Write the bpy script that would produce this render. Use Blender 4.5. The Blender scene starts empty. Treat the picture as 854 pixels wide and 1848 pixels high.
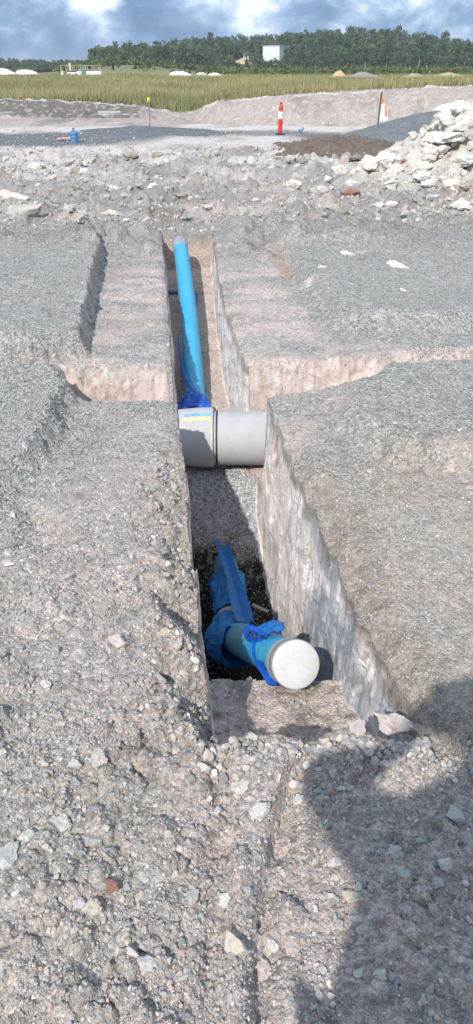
import bpy, bmesh, math, random, time
_T = time.time()
import numpy as np
from mathutils import Vector, Matrix, noise as mnoise

S = bpy.context.scene
COL = S.collection
R = math.radians
rng = np.random.default_rng(11)
random.seed(5)

# ------------------------------------------------------------------ camera
CAM_H, PITCH, FPX = 1.65, R(30.3), 1370.0      # eye height, downward pitch, focal length in photo pixels
W_PX, H_PX = 854.0, 1848.0
cd = bpy.data.cameras.new('camera'); cam = bpy.data.objects.new('camera', cd); COL.objects.link(cam)
cam.location = (0, 0, CAM_H); cam.rotation_euler = (math.pi/2 - PITCH, 0, 0)
cd.sensor_fit = 'VERTICAL'; cd.sensor_height = 24.0; cd.lens = 24.0*FPX/H_PX
cd.clip_start = 0.03; cd.clip_end = 6000
S.camera = cam

# ------------------------------------------------------------------ light
SUN_AZ, SUN_EL = R(20), R(42)                  # direction in which shadows fall (right of forward), elevation
sl = bpy.data.lights.new('sun', 'SUN'); so = bpy.data.objects.new('sun', sl); COL.objects.link(so)
sl.energy = 2.5; sl.angle = R(0.9); sl.color = (1.0, 0.955, 0.89)
so.rotation_euler = Vector((math.sin(SUN_AZ)*math.cos(SUN_EL), math.cos(SUN_AZ)*math.cos(SUN_EL), -math.sin(SUN_EL))).to_track_quat('-Z', 'Y').to_euler()
so.location = (-4, -10, 12)
S.view_settings.view_transform = 'Standard'; S.view_settings.look = 'None'
S.view_settings.gamma = 1.0; S.view_settings.use_curve_mapping = False
S.view_settings.exposure = 0.96

Wd = bpy.data.worlds.new('World'); S.world = Wd; Wd.use_nodes = True
wt = Wd.node_tree; wn = wt.nodes; wl = wt.links; wn.clear()

def nd(nodes, typ, **kw):
    n = nodes.new(typ)
    for k, v in kw.items():
        if k.startswith('i_'):
            key = k[2:]
            n.inputs[int(key) if key.isdigit() else key.replace('_', ' ')].default_value = v
        else:
            setattr(n, k, v)
    return n

def ramp(nodes, stops, interp='LINEAR'):
    n = nodes.new('ShaderNodeValToRGB'); e = n.color_ramp.elements; n.color_ramp.interpolation = interp
    while len(e) < len(stops): e.new(0.5)
    for el, (p, c) in zip(e, stops):
        el.position = p; el.color = (*c, 1) if len(c) == 3 else c
    return n

wo = nd(wn, 'ShaderNodeOutputWorld'); bg = nd(wn, 'ShaderNodeBackground'); bg.inputs['Strength'].default_value = 0.15
sky = nd(wn, 'ShaderNodeTexSky', sky_type='NISHITA', sun_disc=False, sun_elevation=SUN_EL, sun_rotation=math.pi + SUN_AZ)
sky.air_density = 1.0; sky.dust_density = 0.6
tc = nd(wn, 'ShaderNodeTexCoord')
mp = nd(wn, 'ShaderNodeMapping'); mp.inputs['Location'].default_value = (10.57, 5.6, 0.13); mp.inputs['Scale'].default_value = (9.0, 9.0, 14.0)
wl.new(tc.outputs['Generated'], mp.inputs['Vector'])
n1 = nd(wn, 'ShaderNodeTexNoise', i_Scale=1.0, i_Detail=12.0, i_Roughness=0.60, i_Distortion=0.25)
mp2 = nd(wn, 'ShaderNodeMapping'); mp2.inputs['Location'].default_value = (9.1, 1.2, 2.46); mp2.inputs['Scale'].default_value = (4.0, 4.0, 9.0)
wl.new(tc.outputs['Generated'], mp2.inputs['Vector'])
n2 = nd(wn, 'ShaderNodeTexNoise', i_Scale=1.0, i_Detail=7.0, i_Roughness=0.5, i_Distortion=0.5)
wl.new(mp.outputs[0], n1.inputs['Vector']); wl.new(mp2.outputs[0], n2.inputs['Vector'])
ad = nd(wn, 'ShaderNodeMath', operation='MULTIPLY_ADD'); ad.inputs[1].default_value = 0.62
wl.new(n1.outputs['Fac'], ad.inputs[0])
sc2 = nd(wn, 'ShaderNodeMath', operation='MULTIPLY'); sc2.inputs[1].default_value = 0.38
wl.new(n2.outputs['Fac'], sc2.inputs[0]); wl.new(sc2.outputs[0], ad.inputs[2])
cr = ramp(wn, [(0.40, (0.060, 0.108, 0.180)), (0.465, (0.10, 0.155, 0.24)), (0.51, (0.18, 0.24, 0.325)), (0.555, (0.36, 0.41, 0.475)), (0.62, (0.64, 0.66, 0.69))])
wl.new(ad.outputs[0], cr.inputs[0])
scl = nd(wn, 'ShaderNodeVectorMath', operation='SCALE'); scl.inputs['Scale'].default_value = 10.0
wl.new(cr.outputs[0], scl.inputs[0])
cov = ramp(wn, [(0.22, (0, 0, 0)), (0.32, (1, 1, 1))]); wl.new(n2.outputs['Fac'], cov.inputs[0])
mx = nd(wn, 'ShaderNodeMix', data_type='RGBA')
wl.new(cov.outputs[0], mx.inputs['Factor']); wl.new(sky.outputs[0], mx.inputs['A']); wl.new(scl.outputs[0], mx.inputs['B'])
wl.new(mx.outputs['Result'], bg.inputs['Color']); wl.new(bg.outputs[0], wo.inputs[0])

# ------------------------------------------------------------------ camera maths (pixel of the photograph -> point at height z)
CP, SP = math.cos(PITCH), math.sin(PITCH)
def ray(px, py):
    a = (px - W_PX/2)/FPX; b = (H_PX/2 - py)/FPX
    return a, CP + b*SP, SP - b*CP             # right, forward, down per unit of depth
def at(px, py, z=0.0):
    a, f, d = ray(px, py); s = (CAM_H - z)/d
    return Vector((a*s, f*s, z))
def at_s(px, py, s):
    a, f, d = ray(px, py); return Vector((a*s, f*s, CAM_H - d*s))
def at_d(px, py, dist):                         # at forward distance dist
    a, f, d = ray(px, py); s = dist/f
    return Vector((a*s, dist, CAM_H - d*s))
def depth(px, py, z=0.0): return (CAM_H - z)/ray(px, py)[2]

# ------------------------------------------------------------------ numpy noise
def hsh(ix, iy, seed):
    h = (ix.astype(np.int64)*374761393 + iy.astype(np.int64)*668265263 + seed*1274126177) & 0xffffffff
    h = ((h ^ (h >> 13))*1274126177) & 0xffffffff
    h = ((h ^ (h >> 16))*2246822519) & 0xffffffff
    return (h ^ (h >> 15)).astype(np.float64)/4294967296.0
def gn(x, y, seed=0):
    ix = np.floor(x); iy = np.floor(y); fx = x - ix; fy = y - iy
    u = fx*fx*fx*(fx*(fx*6 - 15) + 10); v = fy*fy*fy*(fy*(fy*6 - 15) + 10)
    def g(dx, dy):
        a = hsh(ix + dx, iy + dy, seed)*2*np.pi
        return np.cos(a)*(fx - dx) + np.sin(a)*(fy - dy)
    return 1.5*((g(0, 0)*(1 - u) + g(1, 0)*u)*(1 - v) + (g(0, 1)*(1 - u) + g(1, 1)*u)*v)
def fbm(x, y, oct=4, seed=0, gain=0.5):
    t = 0; a = 1.0; n = 0
    for k in range(oct):
        t = t + a*gn(x*2**k + 17.3*k, y*2**k - 9.1*k, seed + k); n += a; a *= gain
    return t/n
def worley(x, y, seed=0):
    ix = np.floor(x); iy = np.floor(y); best = np.full(x.shape, 9.0); rid = np.zeros(x.shape)
    for dx in (-1, 0, 1):
        for dy in (-1, 0, 1):
            cx = ix + dx; cy = iy + dy
            d = np.hypot(cx + hsh(cx, cy, seed) - x, cy + hsh(cx, cy, seed + 1) - y)
            m = d < best; best = np.where(m, d, best); rid = np.where(m, hsh(cx, cy, seed + 2), rid)
    return best, rid
def sst(a, b, x):
    t = np.clip((x - a)/(b - a), 0, 1); return t*t*(3 - 2*t)
def lumps(x, y, cell, seed):
    f, r = worley(x/cell, y/cell, seed)
    rad = 0.3 + 0.3*r
    return np.sqrt(np.clip(1 - (f/rad)**2, 0, 1))*rad*cell*0.9*(r > 0.25)
def polysd(x, y, P):
    P = np.asarray(P, float); n = len(P); dmin = np.full(x.shape, 1e9); ins = np.zeros(x.shape, bool)
    for i in range(n):
        ax, ay = P[i]; bx, by = P[(i + 1) % n]; ex, ey = bx - ax, by - ay
        t = np.clip(((x - ax)*ex + (y - ay)*ey)/(ex*ex + ey*ey + 1e-12), 0, 1)
        dmin = np.minimum(dmin, np.hypot(x - ax - t*ex, y - ay - t*ey))
        c = ((ay > y) != (by > y)) & (x < (bx - ax)*(y - ay)/((by - ay) if by != ay else 1e-9) + ax)
        ins ^= c
    return np.where(ins, dmin, -dmin)
def linedist(x, y, P):
    dmin = np.full(x.shape, 1e9)
    for (ax, ay), (bx, by) in zip(P[:-1], P[1:]):
        ex, ey = bx - ax, by - ay
        t = np.clip(((x - ax)*ex + (y - ay)*ey)/(ex*ex + ey*ey), 0, 1)
        dmin = np.minimum(dmin, np.hypot(x - ax - t*ex, y - ay - t*ey))
    return dmin
def W2(pts, z=0.0): return [tuple(at(px, py, z)[:2]) for px, py in pts]

# ------------------------------------------------------------------ mesh helpers
def np_mesh(name, V, F, smooth=True):
    V = np.asarray(V, np.float32); F = np.asarray(F, np.int32); k = F.shape[1]
    me = bpy.data.meshes.new(name)
    me.vertices.add(len(V)); me.vertices.foreach_set('co', V.ravel())
    me.loops.add(F.size); me.loops.foreach_set('vertex_index', F.ravel())
    me.polygons.add(len(F))
    me.polygons.foreach_set('loop_start', np.arange(0, F.size, k, dtype=np.int32))
    me.polygons.foreach_set('loop_total', np.full(len(F), k, np.int32))
    me.update(calc_edges=True)
    me.polygons.foreach_set('use_smooth', np.full(len(F), smooth, bool))
    return me
def vcol(me, C, name='Col'):
    C = np.asarray(C, np.float32)
    if C.shape[1] == 3: C = np.hstack([C, np.ones((len(C), 1), np.float32)])
    a = me.color_attributes.new(name, 'FLOAT_COLOR', 'POINT'); a.data.foreach_set('color', C.ravel())
def vflt(me, A, name):
    a = me.attributes.new(name, 'FLOAT', 'POINT'); a.data.foreach_set('value', np.asarray(A, np.float32).ravel())
def add(name, me, mat=None, parent=None, **props):
    o = bpy.data.objects.new(name, me); COL.objects.link(o)
    if mat and me is not None and not me.materials: me.materials.append(mat)
    if parent: o.parent = parent
    for k, v in props.items(): o[k] = v
    return o
def thing(name, label, cat, loc=(0, 0, 0), rot=(0, 0, 0), group=None):
    o = bpy.data.objects.new(name, None); COL.objects.link(o); o.location = loc; o.rotation_euler = rot
    o.empty_display_size = 0.1
    o['label'] = label; o['category'] = cat
    if group: o['group'] = group
    return o
def bm_obj(name, bm, mat, parent=None, smooth=False, **props):
    me = bpy.data.meshes.new(name); bm.normal_update(); bm.to_mesh(me); bm.free()
    if smooth: me.polygons.foreach_set('use_smooth', np.ones(len(me.polygons), bool))
    return add(name, me, mat, parent, **props)
def box(bm, x0, x1, y0, y1, z0, z1, bevel=0.0):
    r = bmesh.ops.create_cube(bm, size=1.0)
    bmesh.ops.scale(bm, vec=(x1 - x0, y1 - y0, z1 - z0), verts=r['verts'])
    bmesh.ops.translate(bm, vec=((x0 + x1)/2, (y0 + y1)/2, (z0 + z1)/2), verts=r['verts'])
    if bevel:
        es = list({e for v in r['verts'] for e in v.link_edges})
        bmesh.ops.bevel(bm, geom=es, offset=bevel, segments=2, affect='EDGES', profile=0.6)
def frame_along(P):
    P = [Vector(p) for p in P]; T = []
    for i in range(len(P)):
        t = P[min(i + 1, len(P) - 1)] - P[max(i - 1, 0)]; T.append(t.normalized())
    n = Vector((0, 0, 1)); n = (n - T[0]*n.dot(T[0])).normalized(); N = [n]
    for i in range(1, len(P)):
        n = N[-1] - T[i]*N[-1].dot(T[i]); N.append(n.normalized())
    return P, T, N
def tube(P, rad, seg=40, caps=False, wob=None):
    """tube along P; rad a number or list; wob(i, angle, point) adds to the radius."""
    P, T, N = frame_along(P); n = len(P); V = []; F = []
    if not hasattr(rad, '__len__'): rad = [rad]*n
    for i in range(n):
        B = T[i].cross(N[i])
        for k in range(seg):
            a = 2*math.pi*k/seg; r = rad[i]
            if wob: r += wob(i, a)
            V.append(P[i] + (N[i]*math.cos(a) + B*math.sin(a))*r)
    for i in range(n - 1):
        for k in range(seg):
            k2 = (k + 1) % seg
            F.append((i*seg + k, i*seg + k2, (i + 1)*seg + k2, (i + 1)*seg + k))
    F2 = list(F)
    if caps:
        F2.append(tuple(range(seg))[::-1]); F2.append(tuple((n - 1)*seg + k for k in range(seg)))
    return [tuple(v) for v in V], F2
def py_obj(name, V, F, mat, parent=None, smooth=True, auto=True, **props):
    me = bpy.data.meshes.new(name); me.from_pydata([tuple(v) for v in V], [], F); me.update()
    if smooth: me.polygons.foreach_set('use_smooth', np.ones(len(me.polygons), bool))
    if smooth and auto:
        try: me.set_sharp_from_angle(angle=R(42))
        except Exception: pass
    return add(name, me, mat, parent, **props)
def lathe(prof, seg=24):
    """profile [(radius, height)] about +Z."""
    V = []; F = []
    for r, z in prof:
        for k in range(seg):
            a = 2*math.pi*k/seg; V.append((r*math.cos(a), r*math.sin(a), z))
    for i in range(len(prof) - 1):
        for k in range(seg):
            k2 = (k + 1) % seg; F.append((i*seg + k, i*seg + k2, (i + 1)*seg + k2, (i + 1)*seg + k))
    F.append(tuple(range(seg))[::-1]); F.append(tuple((len(prof) - 1)*seg + k for k in range(seg)))
    return V, F
def catmull(P, m):
    P = [Vector(p) for p in P]; Q = [P[0]] + P + [P[-1]]; out = []
    for i in range(1, len(Q) - 2):
        for j in range(m):
            t = j/m; a, b, c, d = Q[i - 1], Q[i], Q[i + 1], Q[i + 2]
            out.append(0.5*((2*b) + (c - a)*t + (2*a - 5*b + 4*c - d)*t*t + (3*b - a - 3*c + d)*t**3))
    out.append(P[-1]); return out

# ------------------------------------------------------------------ materials
def mat(name, color=(0.5, 0.5, 0.5), rough=0.6, metal=0.0, var=0.0, vscale=20.0, bump=0.0, bscale=60.0, bdist=None, dirt=None, dirt_amt=0.5, dscale=6.0, spec=0.5, trans=0.0, vc=False, oc=False, translucent=0.0):
    m = bpy.data.materials.new(name); m.use_nodes = True
    N = m.node_tree.nodes; L = m.node_tree.links; P = N['Principled BSDF']
    P.inputs['Roughness'].default_value = rough; P.inputs['Metallic'].default_value = metal
    P.inputs['Specular IOR Level'].default_value = spec
    if trans: P.inputs['Transmission Weight'].default_value = trans
    t = nd(N, 'ShaderNodeTexCoord'); cur = None
    if vc:
        a = nd(N, 'ShaderNodeVertexColor', layer_name='Col'); cur = a.outputs['Color']
    elif oc:
        a = nd(N, 'ShaderNodeObjectInfo'); cur = a.outputs['Color']
    else:
        a = nd(N, 'ShaderNodeRGB'); a.outputs[0].default_value = (*color, 1); cur = a.outputs[0]
    if var:
        n = nd(N, 'ShaderNodeTexNoise', i_Scale=vscale, i_Detail=6.0, i_Roughness=0.65); L.new(t.outputs['Object'], n.inputs['Vector'])
        mr = nd(N, 'ShaderNodeMapRange'); mr.inputs['From Min'].default_value = 0.3; mr.inputs['From Max'].default_value = 0.7
        mr.inputs['To Min'].default_value = 1 - var; mr.inputs['To Max'].default_value = 1 + var; L.new(n.outputs['Fac'], mr.inputs['Value'])
        v = nd(N, 'ShaderNodeVectorMath', operation='SCALE'); L.new(cur, v.inputs[0]); L.new(mr.outputs[0], v.inputs['Scale']); cur = v.outputs[0]
    if dirt:
        n = nd(N, 'ShaderNodeTexNoise', i_Scale=dscale, i_Detail=8.0, i_Roughness=0.7); L.new(t.outputs['Object'], n.inputs['Vector'])
        mr = nd(N, 'ShaderNodeMapRange'); mr.inputs['From Min'].default_value = 0.42; mr.inputs['From Max'].default_value = 0.68; mr.inputs['To Max'].default_value = dirt_amt
        L.new(n.outputs['Fac'], mr.inputs['Value'])
        x = nd(N, 'ShaderNodeMix', data_type='RGBA'); L.new(mr.outputs[0], x.inputs['Factor']); L.new(cur, x.inputs['A']); x.inputs['B'].default_value = (*dirt, 1); cur = x.outputs['Result']
        rr = nd(N, 'ShaderNodeMapRange'); rr.inputs['To Min'].default_value = rough; rr.inputs['To Max'].default_value = 0.9; L.new(mr.outputs[0], rr.inputs['Value']); L.new(rr.outputs[0], P.inputs['Roughness'])
    L.new(cur, P.inputs['Base Color'])
    if bump:
        n = nd(N, 'ShaderNodeTexNoise', i_Scale=bscale, i_Detail=7.0, i_Roughness=0.65); L.new(t.outputs['Object'], n.inputs['Vector'])
        b = nd(N, 'ShaderNodeBump', i_Strength=bump, i_Distance=(bdist or 0.6/bscale)); L.new(n.outputs['Fac'], b.inputs['Height']); L.new(b.outputs[0], P.inputs['Normal'])
    if translucent:
        tr = nd(N, 'ShaderNodeBsdfTranslucent'); L.new(cur, tr.inputs['Color']); ms = nd(N, 'ShaderNodeMixShader'); ms.inputs[0].default_value = translucent
        L.new(P.outputs[0], ms.inputs[1]); L.new(tr.outputs[0], ms.inputs[2]); L.new(ms.outputs[0], N['Material Output'].inputs[0])
    return m

def ground_mat():
    m = bpy.data.materials.new('earth'); m.use_nodes = True
    N = m.node_tree.nodes; L = m.node_tree.links; P = N['Principled BSDF']
    P.inputs['Roughness'].default_value = 0.92; P.inputs['Specular IOR Level'].default_value = 0.2
    t = nd(N, 'ShaderNodeTexCoord')
    col = nd(N, 'ShaderNodeVertexColor', layer_name='Col'); gm = nd(N, 'ShaderNodeAttribute', attribute_name='gm'); wm = nd(N, 'ShaderNodeAttribute', attribute_name='wm')
    def noise(scale, detail=5.0, rough=0.65, vec=None):
        n = nd(N, 'ShaderNodeTexNoise', i_Scale=scale, i_Detail=detail, i_Roughness=rough); L.new(vec or t.outputs['Object'], n.inputs['Vector']); return n.outputs['Fac']
    def mr(x, a, b, c, d):
        n = nd(N, 'ShaderNodeMapRange'); 
        for i, v in zip((1, 2, 3, 4), (a, b, c, d)): n.inputs[i].default_value = v
        L.new(x, n.inputs[0]); return n.outputs[0]
    def mth(op, a, b, c=None):
        n = nd(N, 'ShaderNodeMath', operation=op)
        for i, v in enumerate((a, b, c)):
            if v is None: continue
            if isinstance(v, (int, float)): n.inputs[i].default_value = v
            else: L.new(v, n.inputs[i])
        return n.outputs[0]
    # warped cells: small crushed stones
    wv = nd(N, 'ShaderNodeTexNoise', i_Scale=60.0, i_Detail=2.0); L.new(t.outputs['Object'], wv.inputs['Vector'])
    va = nd(N, 'ShaderNodeVectorMath', operation='MULTIPLY_ADD'); va.inputs[1].default_value = (0.008,)*3; L.new(wv.outputs['Color'], va.inputs[0]); L.new(t.outputs['Object'], va.inputs[2])
    v1 = nd(N, 'ShaderNodeTexVoronoi', i_Scale=75.0); L.new(va.outputs[0], v1.inputs['Vector'])
    v2 = nd(N, 'ShaderNodeTexVoronoi', i_Scale=190.0); L.new(va.outputs[0], v2.inputs['Vector'])
    s1 = nd(N, 'ShaderNodeSeparateColor'); L.new(v1.outputs['Color'], s1.inputs[0])
    s2 = nd(N, 'ShaderNodeSeparateColor'); L.new(v2.outputs['Color'], s2.inputs[0])
    cellb = mth('MULTIPLY', mr(s1.outputs[0], 0, 1, 0.62, 1.38), mr(s2.outputs[0], 0, 1, 0.74, 1.26))
    amt = mr(gm.outputs['Fac'], 0, 1, 0.6, 1.0)
    cellm = mth('MULTIPLY_ADD', mth('SUBTRACT', cellb, 1.0), amt, 1.0)
    nmul = mth('MULTIPLY', mr(noise(14.0, 8.0, 0.7), 0.3, 0.7, 0.80, 1.2), mr(noise(140.0, 4.0, 0.7), 0.3, 0.7, 0.82, 1.18))
    tot = mth('MULTIPLY', cellm, nmul)
    # scraped walls keep their own finer streaks
    mp = nd(N, 'ShaderNodeMapping'); mp.inputs['Scale'].default_value = (48, 48, 15); L.new(t.outputs['Object'], mp.inputs['Vector'])
    st = noise(1.0, 6.0, 0.7, mp.outputs[0])
    def dn(scale, detail, rough, dist, sc, rot=0.0):
        q = nd(N, 'ShaderNodeMapping'); q.inputs['Scale'].default_value = sc; q.inputs['Rotation'].default_value = (rot, 0, 0); L.new(t.outputs['Object'], q.inputs['Vector'])
        n = nd(N, 'ShaderNodeTexNoise', i_Scale=scale, i_Detail=detail, i_Roughness=rough, i_Distortion=dist); L.new(q.outputs[0], n.inputs['Vector']); return n.outputs['Fac']
    nA = dn(1.0, 10.0, 0.6, 1.6, (2.6, 2.6, 3.0), 0.35); nB = dn(1.0, 10.0, 0.58, 1.6, (4, 4, 5.0), -0.2); nC = dn(1.0, 5.0, 0.6, 0.6, (14, 14, 5), 0.3)
    smearA = mr(nA, 0.50, 0.53, 0.0, 1.0); smearB = mr(nB, 0.54, 0.56, 0.0, 1.0); scr = mr(nC, 0.58, 0.62, 0.0, 1.0)
    pit = mr(noise(60.0, 5.0, 0.6), 0.60, 0.64, 1.0, 0.6)
    wall_t = mth('MULTIPLY', mth('MULTIPLY', mth('ADD', 0.90, mth('MULTIPLY', smearA, 0.20)), mth('SUBTRACT', 1.0, mth('MULTIPLY', smearB, 0.20))), mth('MULTIPLY', pit, mth('ADD', 0.97, mth('MULTIPLY', scr, 0.12))))
    mm = nd(N, 'ShaderNodeMix', data_type='FLOAT'); L.new(wm.outputs['Fac'], mm.inputs['Factor']); L.new(tot, mm.inputs['A']); L.new(wall_t, mm.inputs['B'])
    sc = nd(N, 'ShaderNodeVectorMath', operation='SCALE'); L.new(col.outputs['Color'], sc.inputs[0]); L.new(mm.outputs['Result'], sc.inputs['Scale'])
    # warm / cool drift between stones
    hs = nd(N, 'ShaderNodeMix', data_type='RGBA', blend_type='MULTIPLY'); hs.inputs['Factor'].default_value = 1.0
    hr = ramp(N, [(0.0, (1.04, 0.99, 0.95)), (1.0, (0.96, 1.0, 1.04))]); L.new(s1.outputs[1], hr.inputs[0]); L.new(sc.outputs[0], hs.inputs['A']); L.new(hr.outputs[0], hs.inputs['B'])
    L.new(hs.outputs['Result'], P.inputs['Base Color'])
    hgt = mth('ADD', mth('MULTIPLY', mr(v1.outputs['Distance'], 0.0, 0.6, 1.0, 0.0), mth('MULTIPLY', amt, 0.75)), mth('MULTIPLY', noise(110.0, 6.0, 0.7), 0.9))
    hgt = mth('ADD', hgt, mth('MULTIPLY', mr(v2.outputs['Distance'], 0.0, 0.6, 1.0, 0.0), 0.25))
    hw = mth('ADD', mth('MULTIPLY', smearA, 0.25), mth('MULTIPLY', noise(30.0, 8.0, 0.7), 0.5)); hw = mth('ADD', hw, mth('SUBTRACT', mth('MULTIPLY', pit, 0.5), mth('MULTIPLY', smearB, 0.3)))
    hw = mth('MULTIPLY', hw, 0.6)
    mh = nd(N, 'ShaderNodeMix', data_type='FLOAT'); L.new(wm.outputs['Fac'], mh.inputs['Factor']); L.new(hgt, mh.inputs['A']); L.new(hw, mh.inputs['B'])
    b = nd(N, 'ShaderNodeBump', i_Strength=0.85, i_Distance=0.012); L.new(mh.outputs['Result'], b.inputs['Height']); L.new(b.outputs[0], P.inputs['Normal'])
    return m

M_EARTH = ground_mat()
M_PEB = mat('loose_stone', vc=True, rough=0.9, var=0.2, vscale=120, bump=0.4, bscale=160, bdist=0.002, spec=0.2)
M_ROCK = mat('stone', oc=True, rough=0.92, var=0.2, vscale=2.6, bump=0.8, bscale=9, bdist=0.006, spec=0.2)
M_VC = mat('painted_by_vertex', vc=True, rough=0.9, spec=0.15)
M_LEAF = mat('leaf', vc=True, rough=0.7, spec=0.2, translucent=0.42)
M_GRASS = mat('dry_grass', vc=True, rough=0.8, spec=0.15, translucent=0.3)
M_BARK = mat('bark', (0.36, 0.33, 0.29), 0.9, var=0.3, vscale=2)

# ------------------------------------------------------------------ the shape of the ground
LP = W2([(396, 1330), (392, 1315), (377, 1245), (363, 1150), (353, 1060), (344, 960), (336, 860), (326, 780), (318, 722), (312, 680), (307, 640), (303, 560), (298, 500), (293, 440), (291, 415)])
RP = W2([(748, 1310), (733, 1275), (690, 1180), (646, 1085), (610, 985), (575, 905), (520, 800), (482, 715), (462, 675), (440, 640), (424, 600), (405, 545), (393, 480), (386, 432), (384, 415)])
LY = [p[1] for p in LP]; LX = [p[0] for p in LP]; RY = [p[1] for p in RP]; RX = [p[0] for p in RP]
def wig(y, seed): return 0.012*gn(y*2.3, y*0, seed) + 0.009*gn(y*9, y*0, seed + 1) + 0.007*gn(y*25, y*0, seed + 2)
def uL(y): return np.interp(y, LY, LX) + wig(y, 31)*1.2
def uR(y): return np.interp(y, RY, RX) + 0.05*sst(2.3, 1.7, y) + wig(y, 41)*1.2 + 0.012*gn(y*5, y*0, 45)
D0, D1 = 1.545, 9.42                              # near and far end of the trench
def floor_z(y):
    return np.interp(y, [1.4, 1.9, 2.28, 2.42, 2.7, 3.3, 3.8, 4.02, 4.2, 4.42, 4.9, 5.2, 6.2, 9.6],
                        [-0.40, -0.43, -0.47, -0.72, -1.16, -1.22, -1.21, -1.13, -1.00, -0.68, -0.665, -0.69, -0.64, -0.42])
PA = W2([(-400, 400), (192, 405), (187, 470), (168, 560), (154, 640), (60, 655), (-400, 665)])
PB = W2([(-400, 676), (108, 680), (140, 722), (100, 792), (62, 850), (-20, 930), (-400, 985)])
PC = W2([(470, 423), (500, 460), (530, 508), (600, 598), (854, 600), (1400, 585), (1400, 400)])
PD = W2([(640, 700), (700, 672), (1300, 650), (1300, 800), (854, 852), (700, 835), (610, 770)])
PX_ = W2([(106, 656), (220, 656), (318, 655), (450, 652), (560, 650), (640, 640), (720, 634), (720, 664), (650, 682), (560, 705), (482, 716), (318, 722), (140, 722), (110, 690)])
XTOP = W2([(700, 632), (1300, 610), (1300, 652), (700, 668)])
GROOVE = W2([(552, 1345), (520, 1420), (494, 1500), (478, 1600), (464, 1700), (462, 1850)])
HOLLOW = W2([(20, 900), (90, 905), (150, 960), (110, 1000), (20, 985)])

def base_height(x, y):
    w = 0.055*fbm(x*1.8, y*1.8, 4, 3)
    w2 = 0.042*fbm(x*8, y*8, 4, 5, 0.6)
    h = 0.03*fbm(x*0.7, y*0.7, 3, 1)*sst(0.8, 3, y) + 0.010*fbm(x*3, y*3, 3, 2)
    near = y < 26
    a = polysd(x, y, PA) + w + w2
    h = h + 0.17*sst(-0.015, 0.05 + 0.16*sst(-1.25, -1.8, x)*sst(5.6, 5.0, y), a)*sst(9.4, 7.6, y)
    b = polysd(x, y, PB) + w + w2
    h = h + 0.12*sst(-0.03, 0.09, b)*(0.35 + 0.65*sst(2.9, 3.6, y))
    c = polysd(x, y, PC) + w*1.5 + w2
    h = h + 0.12*sst(-0.03, 0.16, c)
    d = polysd(x, y, PD) + w*2 + w2
    h = h + 0.10*sst(-0.06, 0.13, d)
    xx = polysd(x, y, PX_) + 0.7*w + 0.9*w2
    for e_ in (a, b, c*0.7): h = h + 0.55*lumps(x, y, 0.075, 67)*np.exp(-(e_/0.10)**2)*near
    h = h - (0.40 + 0.25*sst(0.16, 0.06, np.maximum(x - uR(y), uL(y) - x)))*sst(-0.02, 0.12, xx + 0.03*fbm(x*9, y*9, 3, 7))*(1 - 0.45*sst(0.3, 0.9, x)) + sst(-0.03, 0.02, xx)*sst(0.2, 0.1, xx)*0.035*fbm(x*11, y*11, 4, 16, 0.6) - 0.07*sst(-0.01, 0.06, polysd(x, y, XTOP) + w)
    # eroded shoulders of the near part of the trench
    du = uL(y) - x; dc = np.clip(du, 0, 9)
    er = sst(3.9, 2.7, y)*sst(1.3, 1.6, y)*(x < uL(y) + 0.04); k1 = sst(-0.35, 0.35, fbm(x*3.2, y*3.2, 4, 9)); k2 = fbm(x*11, y*11, 4, 12, 0.6)
    h = h - er*np.exp(-(dc/(0.045 + 0.11*k1))**2)*(0.05 + 0.12*k1 + 0.05*k2)
    h = h + er*np.exp(-(dc/0.2)**2)*(0.9*lumps(x, y, 0.085, 69) + 0.5*lumps(x, y, 0.04, 70))
    h = h - 0.02*sst(5.0, 4.0, y)*(1 - er)*np.exp(-(dc/0.03)**2)*(1 + k2)*(x < uL(y) + 0.04)
    dr = np.clip(x - uR(y), 0, 9); k3 = fbm(x*4, y*4, 4, 13)
    h = h - (x > uR(y) - 0.03)*sst(4.3, 3.2, y)*sst(1.2, 1.7, y)*np.exp(-(dr/(0.07 + 0.05*k3))**2)*(0.075 + 0.05*k3 + 0.02*k2)
    h = h - 0.02*sst(4.2, 5.0, y)*np.exp(-(np.maximum(dr, dc)/0.025)**2)*(1 + 2*k2)
    # lit ridge and groove through the foreground
    gy = [p[1] for p in GROOVE][::-1]; gx = [p[0] for p in GROOVE][::-1]
    g = x - np.interp(y, gy, gx) - 0.012*fbm(y*7, y*0, 3, 18); gk = sst(1.62, 1.40, y)
    h = h - gk*0.045*np.where(g > 0, np.exp(-(g/0.045)**2), np.exp(-(g/0.010)**2)) + gk*0.022*np.exp(-((g + 0.05)/0.035)**2)
    h = h + 0.03*np.exp(-((y - 1.44 - 0.03*fbm(x*5, x*0, 2, 8))/0.06)**2)*sst(-0.25, -0.05, x)*sst(0.6, 0.4, x)
    h = h - 0.05*sst(-0.02, 0.1, polysd(x, y, HOLLOW) + w)
    return h

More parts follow.
